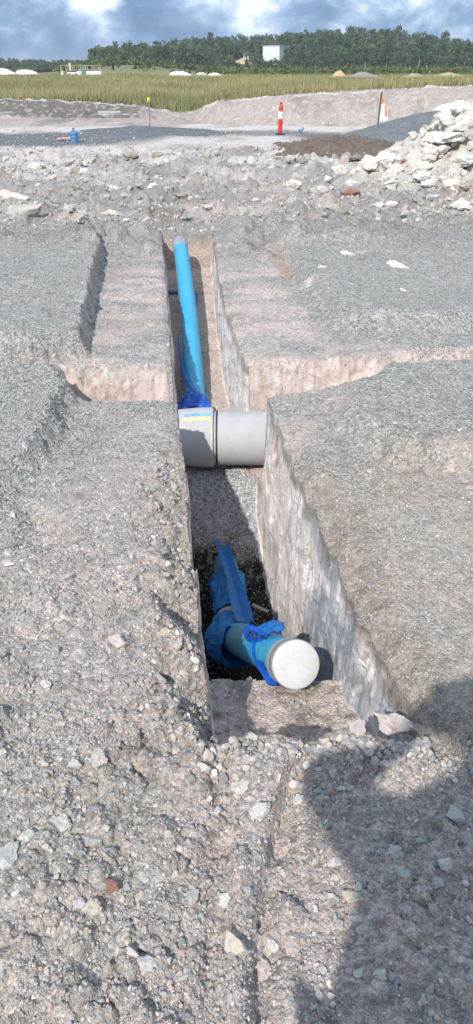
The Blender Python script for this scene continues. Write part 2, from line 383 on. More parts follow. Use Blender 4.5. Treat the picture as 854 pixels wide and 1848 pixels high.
def zones(x, y):
    """how rough, how gravelly the surface is"""
    a = polysd(x, y, PA); b = polysd(x, y, PB); c = polysd(x, y, PC); d = polysd(x, y, PD)
    w = 0.12*fbm(x*1.5, y*1.5, 4, 21) + 0.05*fbm(x*7, y*7, 3, 22)
    grav = np.maximum.reduce([sst(-0.1, 0.12, a + w), sst(-0.25, 0.05, b + w), sst(-0.35, 0.05, c + w), sst(-0.25, 0.1, d + w)])
    strip = sst(-0.05, 0.25, fbm(x*1.6, y*2.2, 4, 23) + 0.12)*sst(2.6, 3.4, y)
    grav = np.maximum(grav*sst(11.5, 9.2, y), strip*sst(9.0, 8.0, y)*0.9)
    rub = sst(7.2, 8.6, y)*sst(24, 17, y)
    front = sst(1.75, 1.5, y) + 0.6*sst(3.3, 2.6, y)*sst(0.1, -0.2, x)
    return np.clip(grav, 0, 1), rub, np.clip(front, 0, 1)

def H(x, y, det=True):
    x = np.asarray(x, float); y = np.asarray(y, float)
    h = base_height(x, y)
    if det:
        grav, rub, front = zones(x, y)
        h = h + front*(0.024*fbm(x*8, y*8, 5, 51, 0.55) + 0.5*lumps(x, y, 0.13, 72)*sst(0.0, 0.4, fbm(x*2.2, y*2.2, 3, 73)) + 0.85*lumps(x, y, 0.055, 61)*sst(-0.1, 0.5, fbm(x*4, y*4, 3, 71) + 0.2) + 0.45*lumps(x, y, 0.022, 62))
        h = h + (1 - front)*(1 - rub)*((0.0055 - 0.0025*(1 - grav))*fbm(x*20, y*20, 4, 52) + 0.4*lumps(x, y, 0.026, 63)*(0.55 + 0.3*(1 - grav)) + 0.4*lumps(x, y, 0.06, 66)*sst(0.15, 0.5, fbm(x*2, y*2, 3, 68)))
        r2 = fbm(x*1.1, y*1.1, 3, 55)
        h = h + rub*(0.15*fbm(x*0.9, y*0.9, 6, 53, 0.65) + 0.8*lumps(x, y, 0.30, 64)*sst(-0.2, 0.3, r2) + 0.65*lumps(x, y, 0.12, 65)*sst(-0.5, 0.2, r2))*sst(27, 17, y)
    return h

# palette of the earths
BASE = np.array((0.405, 0.358, 0.33)); GRAV = np.array((0.328, 0.325, 0.308)); PINK = np.array((0.535, 0.445, 0.405)); WHITE = np.array((0.61, 0.575, 0.545))
BROWN = np.array((0.15, 0.118, 0.098)); OLIVE = np.array((0.285, 0.25, 0.21)); ROAD = np.array((0.145, 0.165, 0.178)); DARK = np.array((0.022, 0.02, 0.019)); RUST = np.array((0.36, 0.235, 0.18)); PALE = np.array((0.45, 0.42, 0.395))
def mixc(c, k, t): return c*(1 - t[:, None]) + k*t[:, None]
BROWN_P = W2([(540, 240), (700, 245), (720, 275), (690, 300), (600, 280), (540, 262)])
ROAD_P = W2([(-300, 246), (120, 240), (300, 231), (440, 236), (430, 243), (300, 247), (170, 262), (-300, 272)])
ROAD_Q = W2([(430, 236), (520, 236), (640, 240), (560, 246), (430, 244)])
STEP_P = W2([(474, 425), (498, 445), (528, 505), (512, 500), (486, 458)])
CLAY1 = W2([(530, 730), (630, 712), (640, 745), (600, 775), (545, 778)])
CLAY2 = W2([(700, 890), (800, 885), (850, 905), (800, 950), (720, 945)])
CLAY3 = W2([(770, 830), (900, 800), (900, 860), (780, 872)])
CLAY4 = W2([(345, 1440), (430, 1430), (420, 1560), (330, 1590)])
FAINT = W2([(640, 900), (900, 860), (900, 1290), (745, 1285), (700, 1190), (655, 1085)])
def ground_color(x, y):
    grav, rub, front = zones(x, y)
    n1 = fbm(x*1.3, y*1.3, 5, 81); n2 = fbm(x*5, y*5, 4, 82); n3 = fbm(x*18, y*18, 3, 83)
    c = np.repeat(BASE[None], len(x), 0)
    c = mixc(c, PALE, sst(0.0, 0.4, n1 + 0.3*n2)*0.8)
    c = mixc(c, PINK*0.97, sst(0.04, 0.36, fbm(x*2, y*2, 4, 84) + 0.3*n2)*0.7)
    c = mixc(c, OLIVE*0.95, sst(0.12, 0.5, fbm(x*2.5, y*2.5, 4, 85) + 0.3*n3)*0.6*sst(0.3, -0.1, x - uR(y) - 0.3)); c = mixc(c, np.array((0.26, 0.215, 0.185)), sst(0.18, 0.5, fbm(x*3.1, y*3.1, 5, 97, 0.6))*0.6*front)
    c = mixc(c, GRAV*np.array((1.10, 1.04, 0.98)), front*sst(0.05, 0.35, fbm(x*1.8, y*1.8, 3, 86) + 0.25*n2 + 0.25*sst(0.1, -0.6, x))*0.75)
    # strips beside the trench: scraped clay between smears of gravel
    strip = sst(0.75, 0.5, np.maximum(uL(y) - x, x - uR(y)))*sst(4.4, 4.9, y)*sst(9.6, 8.8, y)
    bands = sst(-0.08, 0.2, fbm(x*0.9, y*2.6, 4, 87) + 0.15*n2)
    grav = grav*(1 - 0.85*strip*bands)
    c = mixc(c, PINK*1.02, strip*bands*0.95)
    c = mixc(c, GRAV, grav*0.93)
    c = mixc(c, GRAV*0.8, grav*sst(0.1, 0.5, n1)*0.5)
    c = mixc(c, WHITE, grav*sst(0.42, 0.55, fbm(x*2.6, y*4, 3, 88))*sst(3, 6, y)*0.7)
    sd = lambda P, a, b, k=1.0: sst(a, b, polysd(x, y, P) + k*(0.06*n1 + 0.05*n2))
    c = mixc(c, PINK, sst(0.0, 0.03, polysd(x, y, PX_) + 0.02*n2)); c = mixc(c, RUST, sst(0.0, 0.03, polysd(x, y, PX_))*sst(0.1, 0.45, fbm(x*7, y*2, 4, 89))*0.7)
    xt = sst(-0.02, 0.05, polysd(x, y, XTOP) + 0.05*n2); c = mixc(c, PINK, xt*0.8); c = mixc(c, RUST, xt*sst(0.0, 0.4, fbm(x*5, y*5, 3, 90))*0.5)
    c = mixc(c, RUST*1.1, sd(STEP_P, -0.03, 0.02)*0.75)
    for P_, k in ((W2([(335, 1535), (385, 1530), (375, 1590), (325, 1595)]), np.array((0.47, 0.30, 0.20))), (CLAY1, PINK*0.88), (CLAY3, PINK), (CLAY2, RUST*1.12), (CLAY4, PINK*0.85)):
        t = sst(-0.03, 0.05, polysd(x, y, P_) + 0.08*n2 + 0.04*n1)*sst(-0.25, 0.15, n2 + 0.6*n3); c = mixc(c, k, t*0.75); grav = grav*(1 - t)
    f = sst(-0.02, 0.12, polysd(x, y, FAINT) + 0.1*n1); c = mixc(c, PALE*np.array((1.08, 1.05, 1.03)), f*0.9); c = mixc(c, PINK*0.95, f*sst(0.05, 0.3, fbm(x*2.4, y*2.4, 4, 96))*0.6); c = mixc(c, GRAV*1.2, f*sst(0.0, 0.3, fbm(x*2.2, y*2.2, 4, 95))*0.5); c = mixc(c, OLIVE*1.1, f*sst(0.3, 0.55, fbm(x*3, y*3, 4, 91))*0.4)
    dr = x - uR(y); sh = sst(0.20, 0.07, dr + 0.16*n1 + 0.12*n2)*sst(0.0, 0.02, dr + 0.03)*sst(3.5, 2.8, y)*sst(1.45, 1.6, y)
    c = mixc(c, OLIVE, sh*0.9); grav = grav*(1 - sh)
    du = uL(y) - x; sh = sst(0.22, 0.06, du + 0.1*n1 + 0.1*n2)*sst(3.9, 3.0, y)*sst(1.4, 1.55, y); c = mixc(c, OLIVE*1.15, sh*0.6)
    # rubble belt and the yard beyond
    c = mixc(c, BASE*0.98, rub*0.8); c = mixc(c, GRAV*0.85, rub*sst(-0.15, 0.15, fbm(x*0.8, y*0.8, 4, 92) + 0.15*n2 + 0.25*sst(11.5, 9, y))*0.85)
    c = mixc(c, OLIVE*0.85, rub*sst(0.0, 0.4, fbm(x*1.4, y*1.4, 4, 93))*0.7)
    c = mixc(c, WHITE, sst(13, 16, y + 3*n1)*sst(0.2, -0.1, fbm(x*0.6, y*0.35, 4, 94))*0.75)
    c = mixc(c, BROWN, sst(-0.6, 0.5, polysd(x, y, BROWN_P) + 0.9*n1)*0.9)
    rd = np.maximum(sst(-0.5, 0.3, polysd(x, y, ROAD_P) + 0.8*n1), 0.7*sst(-0.4, 0.3, polysd(x, y, ROAD_Q) + 0.8*n1))
    c = mixc(c, ROAD, rd*0.95); grav = np.maximum(grav, rd)
    return c*(1 + 0.10*n3[:, None]), np.clip(grav + 0.35*front, 0, 1)

# ------------------------------------------------------------------ ground sheet with the trench cut into it
def build_ground():
    ys = []
    ang = lambda py: CAM_H/math.tan(PITCH + math.atan((py - H_PX/2)/FPX))
    ys += list(np.linspace(-6, 0.5, 14)[:-1])
    py = 2080.0
    while py > 300: ys.append(ang(py)); py -= 2.0
    while py > 200: ys.append(ang(py)); py -= 1.6
    ys += list(np.linspace(4.62, 5.25, 80)) + list(np.linspace(D1 - 0.03, D1 + 0.05, 24)) + list(np.linspace(4.05, 4.32, 14)) + list(np.linspace(D0 - 0.02, D0 + 0.03, 14))
    ys += list(np.geomspace(40, 4000, 26))
    ys = np.array(sorted(set(np.round(ys, 5)))); n = len(ys)
    NL, NWL, NF, NWR, NR, NO = 205, 34, 46, 58, 200, 14
    hw = 0.3117*(CP*np.clip(ys, 0.3, None) + SP*CAM_H)*1.22 + 0.12
    E = lambda x, y: sst(0, 0.02, y - D0 - 0.04*gn(x*5, x*0, 77) - 0.025*gn(x*17, x*0, 78) - 0.05*sst(0.2, 0.55, x)*0 )*sst(0, 0.03, D1 - y + 0.015*gn(x*5, x*0, 79))
    ul, ur = uL(ys), uR(ys)
    cols_x, cols_kind, cols_w = [], [], []
    out = np.geomspace(1, 60, NO + 1)[1:] - 1
    for k in range(NO - 1, -1, -1): cols_x.append(-np.maximum(hw, 0.6) - out[k]*(0.4 + 0.02*np.abs(ys))); cols_kind.append('g'); cols_w.append(0)
    for k in range(NL): t = k/NL; cols_x.append(-np.maximum(hw, 0.6)*(1 - t) + ul*t); cols_kind.append('g'); cols_w.append(0)
    for k in range(NWL): t = k/(NWL - 1); cols_x.append(ul + 0.03*t); cols_kind.append('l'); cols_w.append(t)
    for k in range(1, NF): t = k/NF; cols_x.append((ul + 0.03)*(1 - t) + (ur - 0.02)*t); cols_kind.append('f'); cols_w.append(t)
    for k in range(NWR): t = k/(NWR - 1); cols_x.append(ur - 0.02*(1 - t)); cols_kind.append('r'); cols_w.append(1 - t)
    for k in range(1, NR + 1): t = k/NR; cols_x.append(ur*(1 - t) + np.maximum(hw, 0.75)*t); cols_kind.append('g'); cols_w.append(0)
    for k in range(NO): cols_x.append(np.maximum(hw, 0.75) + out[k]*(0.4 + 0.02*np.abs(ys))); cols_kind.append('g'); cols_w.append(0)
    X = np.array(cols_x).T; m = X.shape[1]; Y = np.repeat(ys[:, None], m, 1)
    h = H(X.ravel(), Y.ravel()).reshape(n, m)
    far = sst(26, 32, Y); h = h*(1 - far) - 0.05*far
    kind = np.array(cols_kind); w = np.array(cols_w)[None, :]
    e = E(X.ravel(), Y.ravel()).reshape(n, m)
    hl = H(ul, ys)[:, None]; hr = H(ur, ys)[:, None]
    fz = floor_z(Y) + 0.03*fbm(X.ravel()*5, Y.ravel()*5, 4, 101).reshape(n, m) + 0.3*lumps(X.ravel(), Y.ravel(), 0.05, 102).reshape(n, m)*(Y < 2.5) + 0.25*lumps(X.ravel(), Y.ravel(), 0.018, 103).reshape(n, m)*((Y > 2.4) & (Y < 5.0))
    zl = hl + (fz - hl)*w; zr = hr + (fz - hr)*w
    Z = h.copy()
    Lm, Fm, Rm = kind == 'l', kind == 'f', kind == 'r'
    Z[:, Lm] = (h*(1 - e) + zl*e)[:, Lm]; Z[:, Rm] = (h*(1 - e) + zr*e)[:, Rm]; Z[:, Fm] = (h*(1 - e) + fz*e)[:, Fm]
    # scraped relief of the walls (pushes the wall sideways)
    wb = np.sin(np.pi*np.clip(w, 0, 1))**0.5*e
    def relief(seed):
        yy, zz = Y.ravel(), Z.ravel()
        r = 0.026*fbm(yy*2.2 + 0.5*zz, zz*1.6, 4, seed) + 0.014*fbm(yy*6 + 2.5*zz, zz*4.5, 4, seed + 5, 0.55) + 0.005*fbm(yy*18 + 4*zz, zz*17, 3, seed + 9)
        return r.reshape(n, m)
    X[:, Lm] += (relief(111)*wb)[:, Lm]; X[:, Rm] += (relief(121)*wb)[:, Rm]
    endw = np.clip(1 - np.abs(2*e - 1), 0, 1)*((kind == 'f') | (kind == 'l') | (kind == 'r'))[None, :]
    # colour
    x, y, z = X.ravel(), Y.ravel(), Z.ravel()
    c, gm = ground_color(x, np.clip(y, 0.2, 60))
    kk = np.repeat(kind[None, :], n, 0).ravel(); ee = e.ravel(); wv = np.repeat(w, n, 0).ravel()
    deep = np.clip((h.ravel() - z), 0, 3)
    iw = ((kk == 'r') | (kk == 'l'))*ee*sst(0.015, 0.05, deep)
    s1 = fbm(y*5 + 2.0*z, z*3.2, 5, 131, 0.6); s2 = fbm(y*15 + 6*z, z*5.5, 4, 132, 0.6); s3 = fbm(y*2.2, z*1.4, 4, 133)
    wc = np.repeat(np.array((0.80, 0.745, 0.71))[None], len(x), 0)
    wc = mixc(wc, np.array((0.63, 0.535, 0.49)), sst(0.0, 0.4, s1 + 0.3*s3)*0.7)
    wc = mixc(wc, np.array((0.33, 0.17, 0.145)), sst(0.34, 0.46, fbm(y*8 + 2*z, z*2.6, 4, 134))*0.7)
    wc = mixc(wc, np.array((0.10, 0.08, 0.07)), sst(0.42, 0.5, fbm(y*26 + 3*z, z*14, 3, 136))*0.5)
    nb = 0.45*fbm(y*5 + 2*z, z*3, 4, 135)
    blue = sst(0.0, 0.3, 1 - np.hypot((y - 2.50)/0.62, (z + 0.58 + 0.35*(y - 2.5))/0.42) + 0.7*nb)
    blue = np.maximum(blue, 0.8*sst(0.1, 0.4, 1 - np.hypot((y - 2.75)/0.40, (z + 0.16)/0.14) + nb)); blue = np.maximum(blue, 0.9*sst(0.1, 0.4, 1 - np.hypot((y - 1.80)/0.20, (z + 0.16)/0.22) + nb))
    blue = blue*(kk == 'r')
    wc = mixc(wc, np.array((0.40, 0.415, 0.44)), blue*0.95)
    wc = mixc(wc, np.array((0.66, 0.655, 0.65)), blue*sst(0.22, 0.36, s2)*0.9)
    wc = mixc(wc, OLIVE, sst(0.14, 0.03, deep + 0.10*s1 + 0.05*s2)*0.8)
    c = mixc(c, wc, iw)
    fl = (kk == 'f')*ee*((y > 3.9) & (y < 5.1) | (deep > 0.1))
    n2 = fbm(x*6, y*6, 4, 141); n3 = fbm(x*22, y*22, 3, 142)
    fc = np.repeat(np.array((0.53, 0.45, 0.405))[None], len(x), 0)
    fc = mixc(fc, np.array((0.40, 0.335, 0.295)), sst(0.0, 0.4, n2)); fc = mixc(fc, np.array((0.20, 0.165, 0.14)), sst(0.1, 0.4, n2 + 0.4*n3)*((y < 2.5)*0.6))
    bed = sst(4.05, 4.25, y + 0.16*n2 + 0.06*n3 - 0.25*sst(0.0, 0.3, x - uL(y) - 0.25)*0)*sst(5.05, 4.95, y)
    fc = mixc(fc, np.array((0.37, 0.372, 0.375)), bed)
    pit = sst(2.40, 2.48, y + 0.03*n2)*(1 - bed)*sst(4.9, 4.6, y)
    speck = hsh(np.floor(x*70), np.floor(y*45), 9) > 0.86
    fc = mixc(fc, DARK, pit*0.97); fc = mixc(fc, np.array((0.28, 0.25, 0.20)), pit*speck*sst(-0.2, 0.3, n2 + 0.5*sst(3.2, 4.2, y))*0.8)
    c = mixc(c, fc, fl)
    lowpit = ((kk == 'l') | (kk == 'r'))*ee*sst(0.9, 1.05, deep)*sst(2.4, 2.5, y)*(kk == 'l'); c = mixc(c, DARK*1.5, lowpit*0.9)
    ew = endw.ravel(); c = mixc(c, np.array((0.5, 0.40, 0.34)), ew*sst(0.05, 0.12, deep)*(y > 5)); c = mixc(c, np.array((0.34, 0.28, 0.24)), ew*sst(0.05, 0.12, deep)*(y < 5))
    # the cross cut's far face is scraped clay too
    xs = sst(0.0, 0.03, polysd(x, y, PX_))*(kk == 'g')
    st = fbm(x*14 + 5*z, z*3, 4, 151); c = mixc(c, np.array((0.36, 0.25, 0.20)), xs*sst(0.0, 0.5, st)*0.65); c = mixc(c, WHITE, xs*sst(0.1, 0.5, fbm(x*6, z*8, 4, 152))*0.8)
    gm = gm*(1 - iw)*(1 - xs); gm = np.where(fl > 0.5, bed*1.0 + pit*0.6, gm)
    me = np_mesh('ground', np.stack([x, y, z], 1), grid_faces(n, m))
    vcol(me, np.clip(c, 0.005, 0.9)); vflt(me, gm, 'gm'); vflt(me, np.clip(iw + xs*0.8, 0, 1), 'wm')
    add('ground', me, M_EARTH, kind='structure')
def grid_faces(n, m):
    i = np.arange(n - 1)[:, None]*m + np.arange(m - 1)[None, :]
    return np.stack([i, i + 1, i + m + 1, i + m], -1).reshape(-1, 4)
build_ground()

# ------------------------------------------------------------------ bank, field and wooded hill
def bank_top(x):
    xp = [-60, -16, -9.8, -5.6, -3.6, -2.4, -1.6, -0.6, 2.2, 6.5, 10, 60]
    return np.interp(x, xp, [0.85, 0.78, 0.72, 0.64, 0.50, 0.30, 0.22, 0.62, 0.86, 1.05, 1.18, 1.3])
def bank_toe(x):
    return np.interp(x, [-60, -3, -1.5, -0.5, 2, 8, 60], [29.4, 29.6, 30.6, 29.2, 28.2, 27.4, 26.5])
def terrain(x, y):
    top = bank_top(x); toe = bank_toe(x) + 0.3*fbm(x*0.6, x*0, 3, 201)
    w = np.interp(x, [-3, 0, 8], [0.9, 1.7, 2.2])
    s = sst(0, 1, (y - toe)/w)
    z = (top + 0.06)*s - 0.06 + 0.20*sst(-1.6, -0.4, y - toe)*sst(-1, -3, x)*(1 - s)
    z = z + s*(1 - sst(36, 60, y))*0.05*fbm(x*1.2, y*1.2, 3, 202)
    z = z*(1 - sst(31, 60, y)) + (z*0 + 0.25)*sst(31, 60, y)
    px = 427 + FPX*x/(np.maximum(y, 1)*CP)        # where it stands in azimuth
    md = np.exp(-((px - 235)/130)**2)*sst(150, 205, y)*sst(300, 230, y); z = z + 2.1*md
    crest = np.interp(px, [-400, 0, 150, 200, 300, 380, 440, 540, 640, 760, 854, 1300], [0.2, 0.2, -0.5, 0.8, 4.5, 8.0, 7.5, 11.0, 12.5, 9.5, 4.0, 1])
    z = z + crest*sst(400, 600, y)
    return z
M_BANK = M_EARTH
def build_bank():
    xs = np.linspace(-26, 26, 620); ys = np.concatenate([np.linspace(26.2, 32.5, 130), np.linspace(32.6, 36, 12)])
    X, Y = np.meshgrid(xs, ys); x, y = X.ravel(), Y.ravel()
    z = terrain(x, y); toe = bank_toe(x)
    face = sst(-0.3, 0.2, y - toe)*sst(3.2, 2.0, y - toe)
    z = z + (face*0.7 + 0.25)*(0.13*fbm(x*1.6, y*1.6, 5, 211, 0.65) + 0.35*lumps(x, y, 0.13, 216) + 0.5*lumps(x, y, 0.24, 212)*sst(-0.1, 0.4, fbm(x, y, 3, 213)))
    n1 = fbm(x*0.7, y*0.7, 4, 214); n2 = fbm(x*4, y*4, 3, 215)
    c = np.repeat(np.array((0.37, 0.325, 0.295))[None], len(x), 0)
    c = mixc(c, np.array((0.25, 0.205, 0.18)), sst(0.0, 0.4, n1 + 0.4*n2)*0.7)
    c = mixc(c, np.array((0.125, 0.118, 0.108)), sst(-2.6, -3.8, x + 0.6*n1)*sst(0.0, 0.15, y - toe + 0.15*n2)*0.9)
    c = mixc(c, WHITE*0.85, sst(0.12, 0.35, fbm(x*7, y*7, 3, 217))*0.5)
    c = mixc(c, ROAD*1.1, sst(0.2, 0.4, n1)*sst(-0.1, -0.5, y - toe)*0.5)
    c = mixc(c, WHITE, sst(0.03, -0.02, np.abs(y - toe - np.interp(x, [-3, 0, 8], [0.9, 1.7, 2.2])) - 0.12)*0.6)
    me = np_mesh('embankment', np.stack([x, y, z], 1), grid_faces(len(ys), len(xs))); vcol(me, c); vflt(me, x*0 + 0.4, 'gm'); vflt(me, x*0, 'wm')
    add('embankment', me, M_EARTH, kind='structure')
    t = np.linspace(-1, 1, 121); ys = np.concatenate([np.linspace(36, 60, 20), np.geomspace(62, 390, 40), np.linspace(400, 640, 40), np.geomspace(660, 4500, 12)])
    T, Y = np.meshgrid(t, ys); X = np.sign(T)*np.abs(T)**1.3*(26 + (Y - 36)*1.0); x, y = X.ravel(), Y.ravel(); z = terrain(x, y)
    n1 = fbm(x*0.08, y*0.08, 4, 221); n2 = fbm(x*0.5, y*0.5, 3, 222)
    c = np.repeat(np.array((0.33, 0.29, 0.13))[None], len(x), 0); c = mixc(c, np.array((0.21, 0.21, 0.09)), sst(-0.1, 0.3, n1 + 0.3*n2)*0.7)
    c = mixc(c, np.array((0.17, 0.18, 0.10)), sst(150, 190, y)); c = mixc(c, np.array((0.05, 0.06, 0.03)), sst(340, 400, y))
    me = np_mesh('grass_field', np.stack([x, y, z], 1), grid_faces(len(ys), len(t))); vcol(me, c)
    add('grass_field', me, M_VC, kind='structure')
build_bank()

# ------------------------------------------------------------------ scatter of small shapes into one mesh
def ico(sub):
    bm = bmesh.new(); bmesh.ops.create_icosphere(bm, subdivisions=sub, radius=1.0)
    V = np.array([v.co[:] for v in bm.verts]); F = np.array([[v.index for v in f.verts] for f in bm.faces]); bm.free(); return V, F
ICO = {k: ico(k) for k in (1, 2, 3, 4)}
def rock_shape(seed, sub, cuts=9, rough=0.10, flat=0.75, long=1.2, lump=0.0):
    r = np.random.default_rng(seed); V, F = ICO[sub]; V = V.copy()
    for _ in range(cuts):
        nrm = r.normal(size=3); nrm /= np.linalg.norm(nrm); d = r.uniform(0.45, 0.85)
        t = V @ nrm - d; V -= np.clip(t, 0, None)[:, None]*nrm
    off = r.uniform(0, 50, 3)
    k = np.array([mnoise.fractal(Vector(v*1.6 + off), 0.8, 2.1, 4) for v in V]); V *= (1 + rough*k)[:, None]
    if lump:
        k = np.array([mnoise.fractal(Vector(v*3.2 + off), 0.7, 2.2, 4) for v in V]); V *= (1 + lump*k)[:, None]
    V *= np.array([long, 1.0, flat]); V /= np.abs(V[:, :2]).max(); return V, F
def rand_rot(n, r, upright=False):
    if upright:
        a = r.uniform(0, 2*np.pi, n); b = r.normal(0, 0.28, n); q = np.stack([np.cos(a/2)*np.cos(b/2), np.cos(a/2)*np.sin(b/2), np.sin(a/2)*np.sin(b/2), np.sin(a/2)*np.cos(b/2)], 1)
    else:
        q = r.normal(size=(n, 4))
    q /= np.linalg.norm(q, axis=1)[:, None]; w, x, y, z = q.T
    return np.stack([1 - 2*(y*y + z*z), 2*(x*y - z*w), 2*(x*z + y*w), 2*(x*y + z*w), 1 - 2*(x*x + z*z), 2*(y*z - x*w), 2*(x*z - y*w), 2*(y*z + x*w), 1 - 2*(x*x + y*y)], 1).reshape(n, 3, 3)
def scatter(name, protos, pos, size, colr, mtl, smooth=False, upright=False, seed=1, **props):
    r = np.random.default_rng(seed); n = len(pos); pick = r.integers(0, len(protos), n); Vs = []; Fs = []; Cs = []; o = 0
    for k, (V, F) in enumerate(protos):
        idx = np.where(pick == k)[0]
        if not len(idx): continue
        Rm = rand_rot(len(idx), r, upright); P = np.einsum('nij,vj->nvi', Rm, V)*np.asarray(size)[idx, None, None] + pos[idx][:, None, :]
        Vs.append(P.reshape(-1, 3)); Fs.append((F[None] + (np.arange(len(idx))*len(V))[:, None, None] + o).reshape(-1, F.shape[1])); o += len(idx)*len(V)
        Cs.append(np.repeat(colr[idx], len(V), 0))
    me = np_mesh(name, np.concatenate(Vs), np.concatenate(Fs), smooth); vcol(me, np.concatenate(Cs)); return add(name, me, mtl, **props)

STONES = np.array((0.95, 0.91, 0.885))*np.array([(0.42, 0.385, 0.35), (0.38, 0.38, 0.37), (0.48, 0.445, 0.415), (0.32, 0.33, 0.335), (0.54, 0.51, 0.485), (0.45, 0.39, 0.355), (0.40, 0.39, 0.37), (0.36, 0.35, 0.335)])
def pick_col(n, r, grey=None):
    i = r.integers(0, len(STONES), n); c = STONES[i]*r.uniform(0.85, 1.15, (n, 1)); 
    odd = r.random(n); c[odd < 0.006] = (0.34, 0.21, 0.18); c[(odd > 0.012) & (odd < 0.03)] = (0.46, 0.37, 0.28); c[(odd > 0.985)] = (0.60, 0.58, 0.56)
    if grey is not None:
        g = np.array((0.315, 0.318, 0.30))*r.uniform(0.75, 1.25, (n, 1)); m = r.random(n) < grey; c[m] = g[m]
    return c
def in_trench(x, y, mg=0.0): return (x > uL(y) - mg) & (x < uR(y) + mg) & (y > D0 - mg) & (y < D1 + mg)
def screen_pts(n, x0, x1, y0, y1, r):
    px = r.uniform(x0, x1, n); py = r.uniform(y0, y1, n)
    a = (px - W_PX/2)/FPX; b = (H_PX/2 - py)/FPX; s = CAM_H/(SP - b*CP)
    return a*s, (CP + b*SP)*s, s
PEB_BIG = [rock_shape(350 + k, 2, cuts=9, rough=0.16, flat=0.8, long=1.2, lump=0.06) for k in range(10)]
PEB = [rock_shape(300 + k, 1, cuts=7, rough=0.12, flat=0.72, long=1.25) for k in range(14)]
def pebbles(name, n, x0, x1, y0, y1, pmin, pmax, power, seed, grey=None, clump=None, protos=None, **props):
    r = np.random.default_rng(seed); x, y, s = screen_pts(n, x0, x1, y0, y1, r)
    keep = ~in_trench(x, y, 0.015)
    if clump is not None: keep &= (fbm(x*clump, y*clump, 3, seed) + r.normal(0, 0.22, n)) > -0.05
    x, y, s = x[keep], y[keep], s[keep]; m = len(x)
    size = (pmin + (pmax - pmin)*r.random(m)**power)*0.5*s/FPX
    g = None
    if grey is not None:
        gz = zones(x, y)[0]; g = grey + (1 - grey)*0.8*gz
    z = H(x, y) + size*(r.uniform(-0.25, 0.3, m) if protos else r.uniform(-0.1, 0.4, m))
    scatter(name, PEB_BIG if protos else PEB, np.stack([x, y, z], 1), size, pick_col(m, r, g), M_PEB, seed=seed, kind='stuff', **props)
pebbles('gravel', 21000, -130, 980, 1325, 1960, 3.0, 11, 3.2, 401, grey=0.25, clump=1.6)
pebbles('gravel', 10500, -130, 380, 930, 1340, 2.8, 10, 3.2, 402, grey=0.45, clump=2.2)
pebbles('gravel', 4800, -100, 330, 650, 960, 2.4, 8, 3.2, 403, grey=0.7, clump=1.5)
pebbles('gravel', 6000, 600, 960, 860, 1320, 2.5, 7, 3.0, 415, grey=0.3, clump=2.0)
pebbles('gravel', 6500, 470, 960, 655, 1320, 2.2, 6, 2.5, 412, grey=0.6)
pebbles('gravel', 3800, 480, 960, 660, 1320, 2.2, 7, 4.0, 404, grey=0.5, clump=1.2)
pebbles('gravel', 3500, -100, 330, 680, 1000, 2.4, 6, 2.5, 413, grey=0.6)
pebbles('gravel', 4500, -100, 960, 405, 660, 2.0, 5, 2.5, 414, grey=0.7)
pebbles('gravel', 4500, -100, 960, 405, 660, 2.0, 6, 4.0, 405, grey=0.7, clump=0.9)
pebbles('rubble', 8500, -100, 960, 268, 415, 2.5, 11, 3.0, 406, grey=0.55, clump=0.8)
pebbles('rubble', 1700, -100, 960, 236, 275, 2.0, 5, 3.0, 407, grey=0.1, clump=0.4)
pebbles('rubble', 1500, -60, 920, 280, 412, 6, 15, 3.0, 410, grey=0.75, protos='big', clump=0.7)
pebbles('rubble', 240, 520, 900, 285, 400, 9, 26, 2.2, 411, grey=0.25, protos='big')
pebbles('coarse_gravel', 1900, -60, 900, 1330, 1900, 9, 19, 2.5, 408, grey=0.2, protos='big', clump=2.0)
pebbles('coarse_gravel', 520, -60, 370, 950, 1340, 8, 16, 2.5, 409, grey=0.4, protos='big', clump=2.0)
def crest_stones():                                # crumbs along the front lip and the eroded left shoulder
    r = np.random.default_rng(77); n = 900; x = r.uniform(-0.12, 0.62, n); y = D0 - np.abs(r.normal(0, 0.06, n)) - 0.02
    n2 = 700; y2 = r.uniform(1.5, 3.3, n2); x2 = uL(y2) - np.abs(r.normal(0, 0.09, n2)) - 0.01
    x = np.concatenate([x, x2]); y = np.concatenate([y, y2]); m = len(x); size = 0.004 + 0.014*r.random(m)**3.5
    scatter('gravel', PEB, np.stack([x, y, H(x, y) + size*0.3], 1), size, pick_col(m, r), M_PEB, seed=78, kind='stuff')
crest_stones()
def floor_stones():
    r = np.random.default_rng(79); n = 5200; y = r.uniform(2.5, 4.95, n); t = r.random(n); x = uL(y) + 0.04 + t*(uR(y) - uL(y) - 0.07)
    gravel = y + 0.10*fbm(x*6, y*6, 3, 141) > 4.12; keep = gravel | (r.random(n) < 0.10 + 0.35*sst(3.3, 4.1, y)); x, y, gravel = x[keep], y[keep], gravel[keep]; m = len(x)
    size = np.where(gravel, r.uniform(0.004, 0.008, m), r.uniform(0.003, 0.008, m)); c = np.where(gravel[:, None], np.array((0.44, 0.44, 0.44)), np.array((0.36, 0.34, 0.29)))*r.uniform(0.6, 1.4, (m, 1))
    scatter('bedding_gravel', PEB, np.stack([x, y, floor_z(y) + 0.03*fbm(x*5, y*5, 4, 101) + 0.004], 1), size, c, M_PEB, seed=80, kind='stuff')
    n = 420; y = r.uniform(D0 + 0.05, 2.42, n); x = uL(y) + 0.05 + r.random(n)*(uR(y) - uL(y) - 0.08); size = 0.004 + 0.014*r.random(n)**4
    scatter('gravel', PEB, np.stack([x, y, floor_z(y) + 0.03*fbm(x*5, y*5, 4, 101) + size*0.3], 1), size, pick_col(n, r), M_PEB, seed=81, kind='stuff')
floor_stones()

